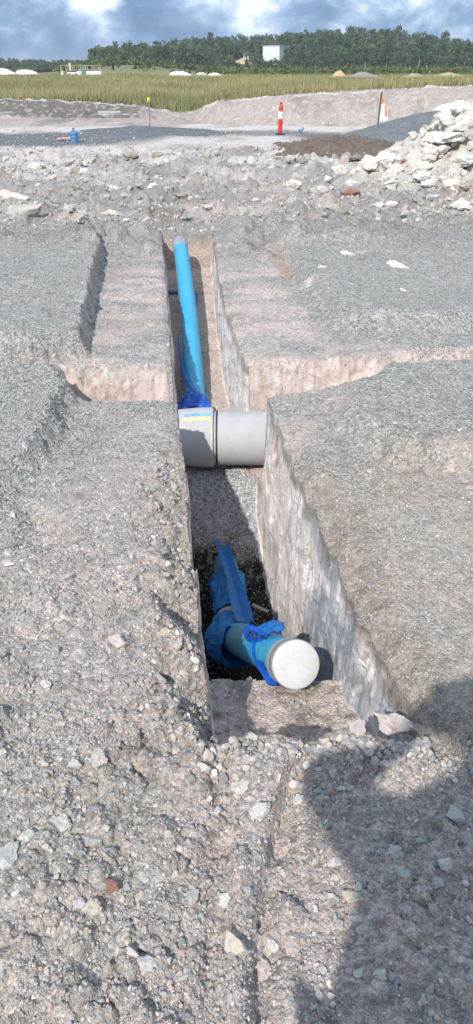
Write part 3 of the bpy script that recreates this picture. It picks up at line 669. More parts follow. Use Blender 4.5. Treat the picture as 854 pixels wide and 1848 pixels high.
# ------------------------------------------------------------------ stones, clods and rubble one by one
ROCKS = []
for k in range(12):
    V, F = rock_shape(500 + k, 4 if k < 5 else 3, cuts=13 if k % 3 else 9, rough=0.30, flat=[0.8, 0.95, 0.7, 1.0][k % 4], long=[1.0, 1.15, 1.3, 1.1, 1.5][k % 5], lump=0.12)
    me = np_mesh('stone', V, F, True); me.materials.append(M_ROCK); me.set_sharp_from_angle(angle=R(22))
    ROCKS.append(me)
COLS = {'grey': (0.46, 0.45, 0.43), 'pale': (0.58, 0.55, 0.515), 'pink': (0.56, 0.485, 0.45), 'white': (0.63, 0.61, 0.58), 'red': (0.32, 0.165, 0.14), 'tan': (0.52, 0.465, 0.385), 'brown': (0.31, 0.255, 0.215), 'clay': (0.57, 0.53, 0.485), 'olive': (0.40, 0.38, 0.345), 'blue': (0.35, 0.37, 0.385)}
def put_rock(name, label, cat, px, py, wpx, hpx, colour, group=None, k=None, rz=None, zfun=None, sink=0.35, tall=None, pos=None, zz=None):
    r = random.Random(hash((round(px, 1), round(py, 1))) & 0xffff)
    k = r.randrange(12) if k is None else k
    o = bpy.data.objects.new(name, ROCKS[k]); COL.objects.link(o)
    p = pos or at(px, py, 0.0); s = math.hypot(p.y, CAM_H - p.z)*0.97
    w = wpx*s/FPX/2; d = hpx*s/FPX/2
    z = zz if zz is not None else float((zfun or H)(np.array([p.x]), np.array([p.y]))[0])
    # vertical extent seen in the picture is part depth, part height
    el = math.atan2(CAM_H, p.y); hgt = max(d*(0.95 if tall is None else tall), 0.55*w); dep = max(d*(1.0 if el > 0.5 else 1.25), 0.65*w)
    o.scale = (w, dep, hgt); o.rotation_euler = (r.uniform(-0.2, 0.2), r.uniform(-0.2, 0.2), rz if rz is not None else r.uniform(-0.5, 0.5))
    o.location = (p.x, p.y, z + hgt*(0.62 - sink))
    c = np.array(COLS[colour])*r.uniform(0.92, 1.08); o.color = (*c, 1)
    o['label'] = label; o['category'] = cat
    if group: o['group'] = group
    return o
NOTABLE = [
 (180, 1384, 34, 52, 'pink', 'long pinkish stone standing in loose gravel left of the front of the trench'),
 (137, 1386, 28, 28, 'pale', 'round pale stone just left of the long pinkish stone'),
 (212, 1166, 44, 42, 'pink', 'knobbly pinkish clay lump half buried beside the left edge of the trench'),
 (84, 1238, 26, 30, 'pale', 'small pale clod among gravel far left of the capped pipe'),
 (368, 1393, 30, 30, 'pale', 'rounded pale stone below the front left corner of the trench'),
 (16, 1552, 56, 62, 'grey', 'biggest grey boulder, cut off by the left edge of the photo'),
 (52, 1518, 42, 44, 'pale', 'pale boulder touching the biggest grey boulder at the left edge'),
 (114, 1494, 46, 52, 'grey', 'grey flat faced boulder in the row of boulders at lower left'),
 (163, 1520, 54, 38, 'olive', 'wide olive grey boulder at the right end of the row at lower left'),
 (228, 1533, 20, 20, 'pink', 'small pinkish stone alone right of the row of boulders at lower left'),
 (205, 1606, 34, 30, 'red', 'dark red stone alone in the loose ground at lower left'),
 (142, 1636, 26, 26, 'white', 'sharp white stone lying beside the dark red stone'),
 (168, 1644, 40, 34, 'tan', 'flat tan stone under the sharp white stone'),
 (410, 1627, 42, 40, 'white', 'whitest large stone in the sunlit foreground, near the centre'),
 (350, 1625, 26, 34, 'grey', 'grey stone left of the whitest large stone'),
 (425, 1718, 40, 58, 'tan', 'large tan stone at the left side of the groove in the foreground'),
 (488, 1692, 26, 54, 'pale', 'slim pale slab leaning beside the groove in the foreground'),
 (476, 1733, 38, 50, 'pink', 'pinkish block under the slim pale slab'),
 (266, 1752, 40, 30, 'pale', 'smooth oval pale stone near the bottom of the photo'),
 (234, 1760, 26, 30, 'grey', 'narrow grey stone touching the smooth oval pale stone'),
 (240, 1728, 26, 20, 'pale', 'small pale stone above the smooth oval pale stone'),
 (195, 1750, 18, 24, 'tan', 'small tan stone left of the smooth oval pale stone'),
 (468, 1481, 48, 28, 'pale', 'pale embedded stone at the left edge of the groove'),
 (540, 1440, 28, 26, 'pale', 'pale stone on the sunlit strip right of the groove'),
 (510, 1575, 18, 18, 'white', 'small bright stone in the groove'),
 (615, 1427, 22, 18, 'pale', 'pale pebble alone at the upper edge of the photographer shadow'),
 (824, 1475, 38, 46, 'grey', 'largest upright boulder in shade at the right edge'),
 (842, 1525, 32, 40, 'olive', 'olive boulder below the largest upright boulder at the right edge'),
 (790, 1498, 30, 36, 'brown', 'brown boulder left of the largest upright boulder at the right edge'),
 (604, 1562, 26, 22, 'pale', 'squarish pale stone at the start of the shaded stones'),
 (712, 1545, 24, 38, 'grey', 'upright narrow grey stone in the middle of the shaded ground'),
 (720, 1587, 36, 32, 'grey', 'broad grey stone below the upright narrow grey stone in the shade'),
 (804, 1564, 34, 26, 'pale', 'pale flat topped stone in the shade near the right edge'),
 (788, 1596, 26, 24, 'grey', 'grey stone under the pale flat topped stone in the shade'),
 (637, 1626, 40, 26, 'tan', 'wide tan stone in the shade at lower right'),
 (760, 1708, 26, 20, 'brown', 'small brown stone alone in the shade at lower right'),
 (712, 1316, 92, 50, 'pink', 'big pinkish clod at the front right corner of the trench'),
 (646, 1330, 36, 44, 'pink', 'pinkish clod left of the big clod at the corner of the trench'),
 (756, 1322, 38, 34, 'brown', 'brown crumbly clod right of the big clod at the corner of the trench'),
 (436, 1425, 40, 34, 'pale', 'pale clod on the bright ground below the front edge of the trench'),
 (455, 1334, 26, 24, 'pale', 'pale lump on the front edge of the trench'),
 (300, 1150, 40, 34, 'tan', 'tan lump on the slumped left edge of the trench'),
 (322, 1172, 26, 32, 'pink', 'pink lump perched on the slumped left edge beside the tan lump'),
 (288, 1222, 36, 30, 'olive', 'flat olive lump below the two lumps on the slumped left edge'),
 (14, 1020, 30, 30, 'pink', 'pink lump at the left edge in the loose gravel slope'),
]
def put_all(name, rows, **kw):
    P_ = [at(px, py) for px, py, *_ in rows]; Z_ = H(np.array([p.x for p in P_]), np.array([p.y for p in P_]))
    for (px, py, w, h, c, lab), z_ in zip(rows, Z_): put_rock(name, lab, name, px, py, w, h, c, zz=float(z_), **kw)
put_all('stone', NOTABLE)
LAND = [(180, 1384, 'the long pinkish stone'), (212, 1166, 'the knobbly pinkish clay lump'), (368, 1393, 'the rounded pale stone below the trench corner'), (16, 1552, 'the biggest grey boulder'), (114, 1494, 'the flat faced grey boulder'), (163, 1520, 'the wide olive grey boulder'),
 (205, 1606, 'the dark red stone'), (142, 1636, 'the sharp white stone'), (410, 1627, 'the whitest large stone'), (425, 1718, 'the large tan stone'), (488, 1692, 'the slim pale slab'), (266, 1752, 'the smooth oval pale stone'), (468, 1481, 'the pale stone in the groove edge'), (824, 1475, 'the largest upright boulder in shade'),
 (604, 1562, 'the squarish pale stone'), (712, 1545, 'the upright narrow grey stone'), (804, 1564, 'the pale flat topped stone'), (637, 1626, 'the wide tan stone in the shade'), (760, 1708, 'the small brown stone in the shade'), (712, 1316, 'the big clod at the trench corner'), (84, 1238, 'the small pale clod'), (535, 1200, 'the white pipe cap'), (14, 1020, 'the pink lump at the left edge'), (355, 790, 'the concrete pipe socket'),
 (620, 1427, 'the lone pale pebble at the shadow edge'), (300, 1150, 'the tan lump on the slumped edge')]
USED = set()
def place_label(px, py, w, colour, noun, land, sizes=('tiny', 'small', 'middling')):
    size = sizes[0] if w < 14 else sizes[1] if w < 20 else sizes[2]
    for q in sorted(land, key=lambda l: (l[0] - px)**2 + (l[1] - py)**2)[:9]:
        dx, dy = px - q[0], py - q[1]; far = math.hypot(dx, dy); lr = 'left' if dx < 0 else 'right'
        rel = f'{lr} of' if abs(dx) > 2.2*abs(dy) else ('behind' if dy < 0 else 'in front of') if abs(dy) > 2.2*abs(dx) else f"behind and {lr} of" if dy < 0 else f"in front and {lr} of"
        dist = 'close' if far < 50 else 'a little' if far < 110 else 'well'
        lab = f'{size} {colour} {noun} {dist} {rel} {q[2]}'
        if len(lab.split()) <= 16 and lab not in USED: USED.add(lab); return lab
    return lab
def scatter_rocks(n, x0, x1, y0, y1, smin, smax, cols, land, group, seed, name='stone', noun='stone', sink=0.35, power=2.2):
    r = random.Random(seed); rows = []
    while len(rows) < n:
        px, py = r.uniform(x0, x1), r.uniform(y0, y1); p = at(px, py)
        if bool(in_trench(np.array([p.x]), np.array([p.y]), 0.04)[0]): continue
        w = smin + (smax - smin)*r.random()**power; c = r.choice(cols); rows.append((px, py, w, w*r.uniform(0.65, 0.95), c, r.uniform(0, 6.28)))
    P_ = [at(q[0], q[1]) for q in rows]; Z_ = H(np.array([p.x for p in P_]), np.array([p.y for p in P_]))
    for (px, py, w, h, c, rz), z_ in zip(rows, Z_):
        put_rock(name, place_label(px, py, w, WORD[c], noun, land), name, px, py, w, h, c, group=group, rz=rz, sink=sink, zz=float(z_))
WORD = {'grey': 'grey', 'pale': 'pale', 'pink': 'pinkish', 'tan': 'tan', 'olive': 'olive grey', 'clay': 'whitish', 'white': 'white', 'brown': 'brown', 'blue': 'blue grey', 'red': 'rusty red'}
scatter_rocks(46, 0, 500, 1345, 1848, 12, 24, ['grey', 'pale', 'pink', 'pale', 'grey', 'blue'], LAND, 'small stones on the sunlit foreground', 601)
scatter_rocks(62, 560, 854, 1350, 1848, 12, 27, ['grey', 'pale', 'olive', 'grey', 'blue', 'pale'], LAND, 'small stones in the shaded foreground', 602)
scatter_rocks(34, 0, 345, 1000, 1340, 11, 20, ['grey', 'pale', 'pink', 'grey'], LAND, 'small stones left of the trench', 603)
scatter_rocks(16, 0, 200, 880, 1010, 11, 20, ['grey', 'pale', 'grey'], LAND, 'stones of the loose gravel slope', 604)
scatter_rocks(14, 620, 854, 800, 900, 8, 16, ['pale', 'pink', 'grey'], LAND, 'crumbs on the right bench', 605)
put_all('clay_scrap', [(628, 483, 34, 12, 'clay', 'flat whitish clay scrap on the grey gravel, farthest of the four'), (716, 506, 44, 14, 'white', 'brightest white clay scrap on the grey gravel right of the trench'), (582, 506, 18, 12, 'white', 'small white clay scrap halfway to the farthest clay scrap'), (726, 548, 16, 10, 'white', 'small white clay scrap nearest the cross trench')], k=2, sink=0.55)
CLODS = [
 (68, 304, 36, 34, 'clay', 'thin pale slab tilted up on the heap of clods left of the yard'),
 (120, 305, 52, 28, 'olive', 'olive earth clod beside the tilted pale slab'),
 (145, 318, 44, 22, 'brown', 'brown clod right of the tilted pale slab'),
 (238, 292, 30, 20, 'brown', 'dark brown clod, left one of the pair north of the trench'),
 (285, 291, 26, 18, 'brown', 'round reddish brown clod, right one of the pair north of the trench'),
 (42, 337, 12, 12, 'red', 'small dark red stone in the clods at far left'),
 (20, 360, 60, 34, 'pink', 'broad pinkish clod at the left edge of the clod belt'),
 (40, 395, 90, 40, 'olive', 'wide olive earth lump near the left edge above the raised gravel'),
 (152, 405, 32, 34, 'olive', 'flat round olive stone standing at the head of the left gravel bench'),
 (205, 345, 26, 22, 'pink', 'pinkish clod halfway between the round stone and the brown clods'),
 (200, 392, 34, 18, 'pink', 'flat pink clod beyond the far end of the trench'),
 (262, 408, 26, 12, 'brown', 'thin brown flake lying beyond the far left corner of the trench'),
 (455, 300, 16, 14, 'red', 'dark red lump in the rubble left of the white pile'),
 (530, 350, 34, 28, 'clay', 'bright whitish block in the rubble in line with the red and white bollard'),
 (640, 340, 48, 22, 'white', 'white slab with a red underside at the foot of the rubble pile'),
 (632, 352, 40, 18, 'red', 'red block under the white slab at the foot of the rubble pile'),
 (842, 320, 42, 46, 'red', 'large rusty red boulder at the right edge below the white pile'),
 (846, 360, 44, 30, 'brown', 'brown boulder under the large rusty red boulder'),
 (720, 345, 70, 34, 'olive', 'wide olive grey boulder below the white pile'),
 (790, 342, 30, 34, 'olive', 'upright olive grey boulder right of the wide olive grey boulder'),
 (447, 388, 44, 30, 'olive', 'olive clod beyond the far right corner of the trench'),
 (514, 412, 22, 12, 'brown', 'small dark clod alone on the grey gravel edge'),
 (578, 424, 18, 12, 'pink', 'small pink clod on the grey gravel right of the lone dark clod'),
 (580, 350, 34, 28, 'clay', 'whitish lump right of the bright whitish block'),
 (680, 375, 30, 22, 'clay', 'whitish lump in the rubble below the white slab'),
 (830, 380, 40, 34, 'clay', 'whitish boulder at the right edge above the grey gravel'),
 (600, 375, 40, 22, 'olive', 'flat olive clod in the middle of the rubble belt'),
]
put_all('clod', CLODS, tall=1.0)
LAND_C = [(68, 304, 'the tilted pale slab'), (238, 292, 'the dark brown clod'), (285, 291, 'the round reddish brown clod'), (42, 337, 'the small dark red stone'), (20, 360, 'the broad pinkish clod'), (152, 405, 'the flat round olive stone'), (205, 345, 'the pinkish clod'), (325, 440, 'the far pipe end cap'), (455, 300, 'the dark red lump'), (530, 350, 'the bright whitish block'), (640, 340, 'the white slab with red underside'), (842, 320, 'the rusty red boulder'), (720, 345, 'the wide olive grey boulder'), (447, 388, 'the olive clod at the far right corner'), (505, 240, 'the red and white bollard'), (830, 380, 'the whitish boulder at the right edge'), (600, 375, 'the flat olive clod'), (135, 256, 'the water bottle')]
LAND_P = [(q[0], q[1], t) for q, t in zip([(826, 205), (800, 262), (694, 300), (722, 265), (728, 297), (796, 225), (848, 300), (760, 310), (846, 250)], ['the topmost white boulder', 'the broad smooth white slab', 'the square white boulder', 'the pale ledge boulder', 'the dark red lump on the left slope', 'the dark red lump below the crest', 'the white boulder above the rusty red one', 'the pale cracked boulder', 'the darker grey boulder'])]
scatter_rocks(52, 0, 420, 275, 412, 9, 28, ['olive', 'grey', 'olive', 'pink', 'brown', 'pale'], LAND_C, 'clods beyond the trench', 611, 'clod', 'clod', 0.38, 2.2)
scatter_rocks(74, 420, 854, 300, 412, 10, 34, ['pale', 'olive', 'grey', 'clay', 'olive', 'brown'], LAND_C, 'lumps at the foot of the white pile', 612, 'clod', 'lump', 0.36, 2.2)

# white rubble pile
PCX, PCY = 5.0, 14.2
def pile(x, y):
    r = np.hypot((x - PCX)/1.0, (y - PCY)/1.05); a = np.arctan2(y - PCY, x - PCX)
    r = r*(1 + 0.10*np.sin(3*a + 1) + 0.05*np.sin(7*a)); h = 1.75 - 0.60*r; h = np.where(h > 1.2, 1.2 + (h - 1.2)*0.7, h)
    def blk(cell, seed):
        f, q = worley(x/cell + 0.35*gn(x*2.1, y*2.1, seed + 4), y/cell + 0.35*gn(x*2.3, y*2.3, seed + 5), seed); return (q*0.9 + 0.35*np.clip(0.62 - f, 0, 1))*cell*0.42
    h = h + (0.24*fbm(x*1.1, y*1.1, 5, 301, 0.6) + blk(0.75, 302) + blk(0.34, 306)*0.8 + blk(0.15, 309)*0.7 - 0.25)*sst(-0.3, 0.35, h)
    return h
def build_pile():
    xs = np.linspace(1.4, 9.0, 300); ys = np.linspace(10.8, 17.5, 260); X, Y = np.meshgrid(xs, ys); x, y = X.ravel(), Y.ravel(); z = np.maximum(pile(x, y), -0.3)
    n = fbm(x*2, y*2, 4, 303); c = np.repeat(np.array((0.55, 0.51, 0.47))[None], len(x), 0); c = mixc(c, np.array((0.40, 0.36, 0.32)), sst(0, 0.4, n)*0.8); c = mixc(c, GRAV, sst(0.35, 0.1, z)*0.6)
    me = np_mesh('rubble_pile', np.stack([x, y, z], 1), grid_faces(len(ys), len(xs))); vcol(me, c); vflt(me, x*0 + 0.3, 'gm'); vflt(me, x*0, 'wm')
    add('rubble_pile', me, M_EARTH, kind='stuff')
    r = np.random.default_rng(304); n = 1500; x = r.uniform(1.8, 7.5, n); y = r.uniform(11, 16.5, n); h = pile(x, y); k = h > 0.02; x, y, h = x[k], y[k], h[k]; m = len(x)
    size = 0.015 + 0.07*r.random(m)**3; c = np.array((0.56, 0.52, 0.475))*r.uniform(0.72, 1.08, (m, 1)); odd = r.random(m); c[odd < 0.02] = (0.30, 0.15, 0.12); c[odd > 0.85] = (0.42, 0.385, 0.34)
    scatter('rubble', PEB, np.stack([x, y, np.maximum(h, H(x, y)) + size*0.2], 1), size, c, M_PEB, seed=305, kind='stuff')
build_pile()
_gx = np.linspace(1.0, 10.0, 361); _gy = np.linspace(10.0, 18.0, 321); _G = pile(*[q.ravel() for q in np.meshgrid(_gx, _gy)]).reshape(321, 361)
def pile_hit(px, py):
    a, f, d = ray(px, py); s = np.arange(8.0, 16.0, 0.02); x, y, z = a*s, f*s, CAM_H - d*s
    ix = np.clip(np.round((x - 1.0)/0.025).astype(int), 0, 360); iy = np.clip(np.round((y - 10.0)/0.025).astype(int), 0, 320)
    hit = np.where(z <= np.maximum(_G[iy, ix], 0))[0]
    return Vector((x[hit[0]], y[hit[0]], z[hit[0]])) if len(hit) else None
PILE = [
 (826, 205, 44, 40, 'white', 'topmost big white boulder on the crest of the rubble pile'),
 (800, 262, 70, 50, 'white', 'broad smooth white slab in the middle of the rubble pile'),
 (788, 228, 40, 26, 'white', 'rounded white boulder on the left shoulder of the rubble pile'),
 (694, 300, 40, 44, 'white', 'square white boulder at the left end of the rubble pile'),
 (722, 265, 46, 26, 'white', 'pale ledge boulder on the left slope of the rubble pile'),
 (728, 297, 18, 14, 'red', 'small dark red lump on the left slope of the rubble pile'),
 (796, 225, 14, 12, 'red', 'small dark red lump below the topmost white boulder'),
 (838, 222, 40, 26, 'clay', 'wide pale boulder under the topmost white boulder'),
 (848, 300, 34, 44, 'white', 'white boulder above the rusty red boulder at the right edge'),
 (760, 310, 36, 30, 'clay', 'pale cracked boulder low in the middle of the rubble pile'),
 (752, 246, 34, 22, 'clay', 'pale boulder stepping down the left slope of the rubble pile'),
 (846, 250, 28, 22, 'olive', 'darker grey boulder at the right edge of the rubble pile'),
]
for px, py, w, h, c, lab in PILE:
    p = pile_hit(px, py)
    if p: put_rock('boulder', lab, 'boulder', px, py, w, h, c, zfun=lambda x, y: np.maximum(pile(x, y), H(x, y)), sink=0.25, tall=0.9, pos=p)
rr = random.Random(31); cnt = 0
while cnt < 46:
    px, py = rr.uniform(670, 854), rr.uniform(200, 345); p = pile_hit(px, py)
    if not p or p.z < 0.08: continue
    w = 11 + 34*rr.random()**1.7; c = rr.choice(['clay', 'clay', 'pale', 'pale', 'white'])
    put_rock('boulder', place_label(px, py, w, WORD[c], 'boulder', LAND_P), 'boulder', px, py, w, w*0.8, c, group='smaller boulders of the rubble pile', rz=rr.uniform(0, 6), zfun=lambda x, y: np.maximum(pile(x, y), H(x, y)), sink=0.5, tall=1.15, pos=p); cnt += 1

# heap of grey gravel and hump of brown soil
def heap(name, label, cx, cy, rx, ry, h, col_, seed, rough=0.02, lump=0.0, n=90, gmv=1.0, two=False):
    t = np.linspace(-1, 1, n); X, Y = np.meshgrid(t, t); q = np.hypot(X, Y); x, y = X.ravel(), Y.ravel()
    z = np.clip(1 - np.hypot(x, y), -0.2, 1); z = np.where(z > 0.75, 0.75 + (z - 0.75)*0.5, z)*h
    if two: z = np.maximum(z, np.clip(1 - np.hypot((x + 0.36)/0.55, (y + 0.3)/0.6), -0.2, 1)*h*0.62)
    wx, wy = x*rx, y*ry
    z = z + rough*fbm((wx + cx)*3, (wy + cy)*3, 4, seed) + (lump*lumps(wx + cx, wy + cy, 0.16, seed + 3) if lump else 0)
    c = np.array(col_)[None]*(1 + 0.25*fbm((wx + cx)*2, (wy + cy)*2, 3, seed + 5))[:, None]
    me = np_mesh(name, np.stack([wx, wy, z], 1), grid_faces(n, n)); vcol(me, c); vflt(me, x*0 + gmv, 'gm'); vflt(me, x*0, 'wm')
    return add(name, me, M_EARTH, label=label, category='heap')
o = heap('gravel_heap', 'smooth heap of blue grey gravel between the rubble pile and the bank', 0, 0, 2.9, 2.2, 0.78, (0.165, 0.188, 0.195), 331, two=True); o.location = (5.5, 23.0, 0.0)
o = heap('soil_hump', 'low hump of dark brown churned soil in front of the gravel heap', 0, 0, 1.7, 2.4, 0.30, (0.165, 0.13, 0.108), 341, 0.12, 0.9, gmv=0.3); o.location = (2.55, 19.4, -0.02)
o = heap('road_gravel_heap', 'low spread of dark road gravel below the yellow topped stake', 0, 0, 2.2, 1.3, 0.15, (0.145, 0.165, 0.178), 351); o.location = (-2.9, 26.2, -0.02)

# ------------------------------------------------------------------ concrete pipe across the trench
M_CONC = mat('concrete', (0.41, 0.415, 0.43), 0.85, var=0.10, vscale=9, bump=0.25, bscale=90, dirt=(0.38, 0.36, 0.34), dirt_amt=0.5, dscale=3)
M_YEL = mat('yellow_paint', (0.72, 0.58, 0.20), 0.8, var=0.25, vscale=40, dirt=(0.5, 0.49, 0.47), dirt_amt=0.9, dscale=30)
M_BLU = mat('blue_paint', (0.05, 0.33, 0.62), 0.8, var=0.3, vscale=40, dirt=(0.5, 0.5, 0.5), dirt_amt=0.85, dscale=38)
PY, PZ = 4.58, -0.455
def x_tube(prof, seg=64, inner=None):
    """profile [(x, radius)] revolved about the X axis, open ended, with wall thickness"""
    V = []; F = []
    pr = prof + [(x, r - 0.035) for x, r in reversed(prof)]
    n = len(pr)
    for x, r in pr:
        for k in range(seg):
            a = 2*math.pi*k/seg; V.append((x, r*math.cos(a), r*math.sin(a)))
    for i in range(n):
        j = (i + 1) % n
        for k in range(seg):
            k2 = (k + 1) % seg; F.append((i*seg + k, j*seg + k, j*seg + k2, i*seg + k2))
    return V, F
bell = thing('concrete_pipe', 'grey concrete pipe with flared socket end and blue and yellow paint marks', 'pipe', (-0.150, PY, PZ))
V, F = x_tube([(-1.4, 0.168), (-0.42, 0.170), (-0.26, 0.180), (-0.12, 0.194), (-0.02, 0.198), (-0.006, 0.197), (0.0, 0.192)])
py_obj('barrel', V, F, M_CONC, bell)
def patch(x0, x1, a0, a1, rad, seed, nx=22, na=8, ragged=0.012):
    V = []; F = []; r = random.Random(seed)
    for i in range(nx + 1):
        x = x0 + (x1 - x0)*i/nx; lo = a0 + r.uniform(-1, 1)*ragged*3; hi = a1 + r.uniform(-1, 1)*ragged*3
        for k in range(na + 1):
            a = lo + (hi - lo)*k/na; rr_ = rad(x) + 0.0016; V.append((x, -rr_*math.cos(a), rr_*math.sin(a)))
    for i in range(nx):
        for k in range(na):
            p = i*(na + 1) + k; F.append((p, p + na + 1, p + na + 2, p + 1))
    return V, F
brad = lambda x: float(np.interp(x, [-1.4, -0.42, -0.26, -0.12, -0.02, -0.006], [0.168, 0.170, 0.180, 0.194, 0.198, 0.197]))
V, F = patch(-0.185, -0.014, R(68), R(77), brad, 3); py_obj('blue_paint_mark', V, F, M_BLU, bell)
V, F = patch(-0.195, -0.012, R(57), R(66.5), brad, 4); py_obj('yellow_paint_mark', V, F, M_YEL, bell)
V, F = patch(-0.013, -0.0065, R(-15), R(56), brad, 5, nx=3, na=24); py_obj('yellow_paint_run', V, F, M_YEL, bell)
spig = thing('concrete_pipe', 'plain grey concrete pipe pushed into the socket, right half across the trench', 'pipe', (-0.138, PY + 0.002, PZ - 0.006))
V, F = x_tube([(-0.05, 0.176), (0.0, 0.1775), (0.03, 0.178), (1.6, 0.178)]); py_obj('barrel', V, F, M_CONC, spig)
V, F = x_tube([(0.004, 0.1795), (0.016, 0.1795)]); py_obj('rubber_ring', V, F, mat('black_rubber', (0.02, 0.02, 0.02), 0.7), spig)

# ------------------------------------------------------------------ blue water pipes
M_PIPE = mat('blue_pvc', (0.022, 0.36, 0.60), 0.34, var=0.06, vscale=5, dirt=(0.16, 0.42, 0.56), dirt_amt=0.45, dscale=9)
M_PIPE_D = mat('dusty_blue_pvc', (0.05, 0.30, 0.44), 0.5, var=0.12, vscale=14, dirt=(0.30, 0.36, 0.37), dirt_amt=0.75, dscale=16)
M_CAPW = mat('white_cap', (0.54, 0.55, 0.57), 0.55, var=0.04, vscale=14, dirt=(0.42, 0.36, 0.28), dirt_amt=0.6, dscale=11)
M_CAPG = mat('grey_cap_rim', (0.26, 0.27, 0.29), 0.5, dirt=(0.5, 0.48, 0.45), dirt_amt=0.3)
M_BEIGE = mat('beige_fitting', (0.52, 0.42, 0.35), 0.6, var=0.15, vscale=30)
M_FILM = mat('blue_film', (0.008, 0.13, 0.66), 0.28, var=0.2, vscale=18, translucent=0.25, bump=0.5, bscale=35)
M_FILM_D = mat('dark_blue_film', (0.004, 0.17, 0.55), 0.4, var=0.25, vscale=20, translucent=0.15, dirt=(0.03, 0.20, 0.42), dirt_amt=0.5, dscale=14, bump=0.3, bscale=30)
M_FILM_L = mat('light_blue_film', (0.022, 0.27, 0.68), 0.4, var=0.25, vscale=22, translucent=0.25, bump=0.5, bscale=40)
M_INK = mat('black_ink', (0.008, 0.008, 0.015), 0.6)

capc = at_s(534, 1199, 2.84); bend = at_s(420, 1147, 4.02)
rear = Vector((-0.055, 3.86, -1.10)); tail = Vector((-0.105, 4.42, -1.17))
ax = (capc - bend).normalized()
fp = thing('water_pipe', 'blue water pipe rising out of the pit with a white end cap', 'pipe', tuple(bend))
loc = lambda pts: [Vector(p) - bend for p in pts]
b0 = bend + (rear - bend).normalized()*0.14; b1 = bend + ax*0.14
curve = [b0]
for t in (0.25, 0.5, 0.75): curve.append((1 - t)**2*b0 + 2*t*(1 - t)*bend + t*t*b1)
curve.append(b1)
V, F = tube(loc([tail, rear] + [rear.lerp(b0, t) for t in (0.5, 0.98)]), 0.079, 44); py_obj('buried_pipe', V, F, M_PIPE_D, fp)
V, F = tube(loc(curve), 0.0845, 44); py_obj('elbow', V, F, M_PIPE_D, fp)
V, F = tube(loc([b0 - (b0 - rear).normalized()*-0.03, b0 - (b0 - rear).normalized()*0.03]), [0.093, 0.093], 44, True); py_obj('joint_ring', V, F, M_BEIGE, fp)
end = capc - ax*0.07
seg = [b1.lerp(end, t) for t in np.linspace(0, 1, 12)]
def dust_edge(): pass
V, F = tube(loc(seg[:6]), 0.0832, 52); py_obj('dusty_barrel', V, F, M_PIPE_D, fp)
V, F = tube(loc([seg[5].lerp(seg[6], 0.02)] + seg[6:]), 0.0838, 52); py_obj('barrel', V, F, M_PIPE, fp)
capo = thing('end_cap', '', '')  # replaced below
bpy.data.objects.remove(capo)
q = ax.to_track_quat('Z', 'Y')
prof = [(0.0855, -0.10), (0.0925, -0.095), (0.0925, -0.072), (0.0890, -0.066), (0.0890, -0.042), (0.0935, -0.036), (0.0945, -0.012), (0.0925, 0.0005)]
V, F = lathe(prof, 64); V = [(q @ Vector(v)) + (capc - bend) for v in V]; rim = py_obj('cap_rim', V, F, M_CAPG, fp)
prof = [(0.0905, 0.0), (0.0900, 0.003), (0.0880, 0.0045), (0.05, 0.0048), (0.001, 0.005)]
V, F = lathe(prof, 64); V = [(q @ Vector(v)) + (capc - bend) for v in V]; py_obj('cap_face', V, F, M_CAPW, rim)

# film helpers
def sheet(corners, nu, nv, amp, seed, freq=9.0, thick=0.0012):
    """crumpled film through a grid of control points corners[i][j] (bilinear), with a little thickness"""
    C = [[Vector(p) for p in row] for row in corners]; nr, nc = len(C), len(C[0]); G = []
    for i in range(nu + 1):
        u = i/nu*(nr - 1); a = min(int(u), nr - 2); fu = u - a; row = []
        for j in range(nv + 1):
            v = j/nv*(nc - 1); b = min(int(v), nc - 2); fv = v - b
            row.append((C[a][b]*(1 - fv) + C[a][b + 1]*fv)*(1 - fu) + (C[a + 1][b]*(1 - fv) + C[a + 1][b + 1]*fv)*fu)
        G.append(row)
    V = []; F = []; NR = []
    for i in range(nu + 1):
        for j in range(nv + 1):
            du = G[min(i + 1, nu)][j] - G[max(i - 1, 0)][j]; dv = G[i][min(j + 1, nv)] - G[i][max(j - 1, 0)]
            nrm = du.cross(dv); nrm = nrm.normalized() if nrm.length > 1e-9 else Vector((0, 0, 1))
            p = G[i][j]; k = mnoise.noise(p*freq + Vector((seed, 0, 0))); k2 = abs(mnoise.noise(p*freq*2.3 + Vector((0, seed, 0))))
            V.append(p + nrm*amp*(k + 0.7*k2)); NR.append(nrm)
    n = len(V); V += [v - m_*thick for v, m_ in zip(V, NR)]; m = nv + 1
    for i in range(nu):
        for j in range(nv):
            p = i*m + j; F.append((p, p + 1, p + m + 1, p + m)); F.append((n + p, n + p + m, n + p + m + 1, n + p + 1))
    edge = [i for i in range(m)] + [i*m + nv for i in range(1, nu + 1)] + [nu*m + j for j in range(nv - 1, -1, -1)] + [i*m for i in range(nu - 1, 0, -1)]
    for a, b in zip(edge, edge[1:] + edge[:1]): F.append((a, n + a, n + b, b))
    return V, F
def film_tube(P, rad, seed, amp, seg=30, pleat=0.0, sub=5):
    Q = catmull(P, sub); r = [float(np.interp(i/sub, range(len(rad)), rad)) for i in range(len(Q))]
    def wob(i, a):
        return amp*(mnoise.noise(Vector((math.cos(a)*2.2, math.sin(a)*2.2, i*0.35 + seed))) + 0.8*abs(mnoise.noise(Vector((math.cos(a)*5, math.sin(a)*5, i*0.5 - seed))))) + pleat*abs(math.sin(a*5 + i*0.4 + seed))
    V, F = tube(Q, r, seg, wob=wob); return V, F

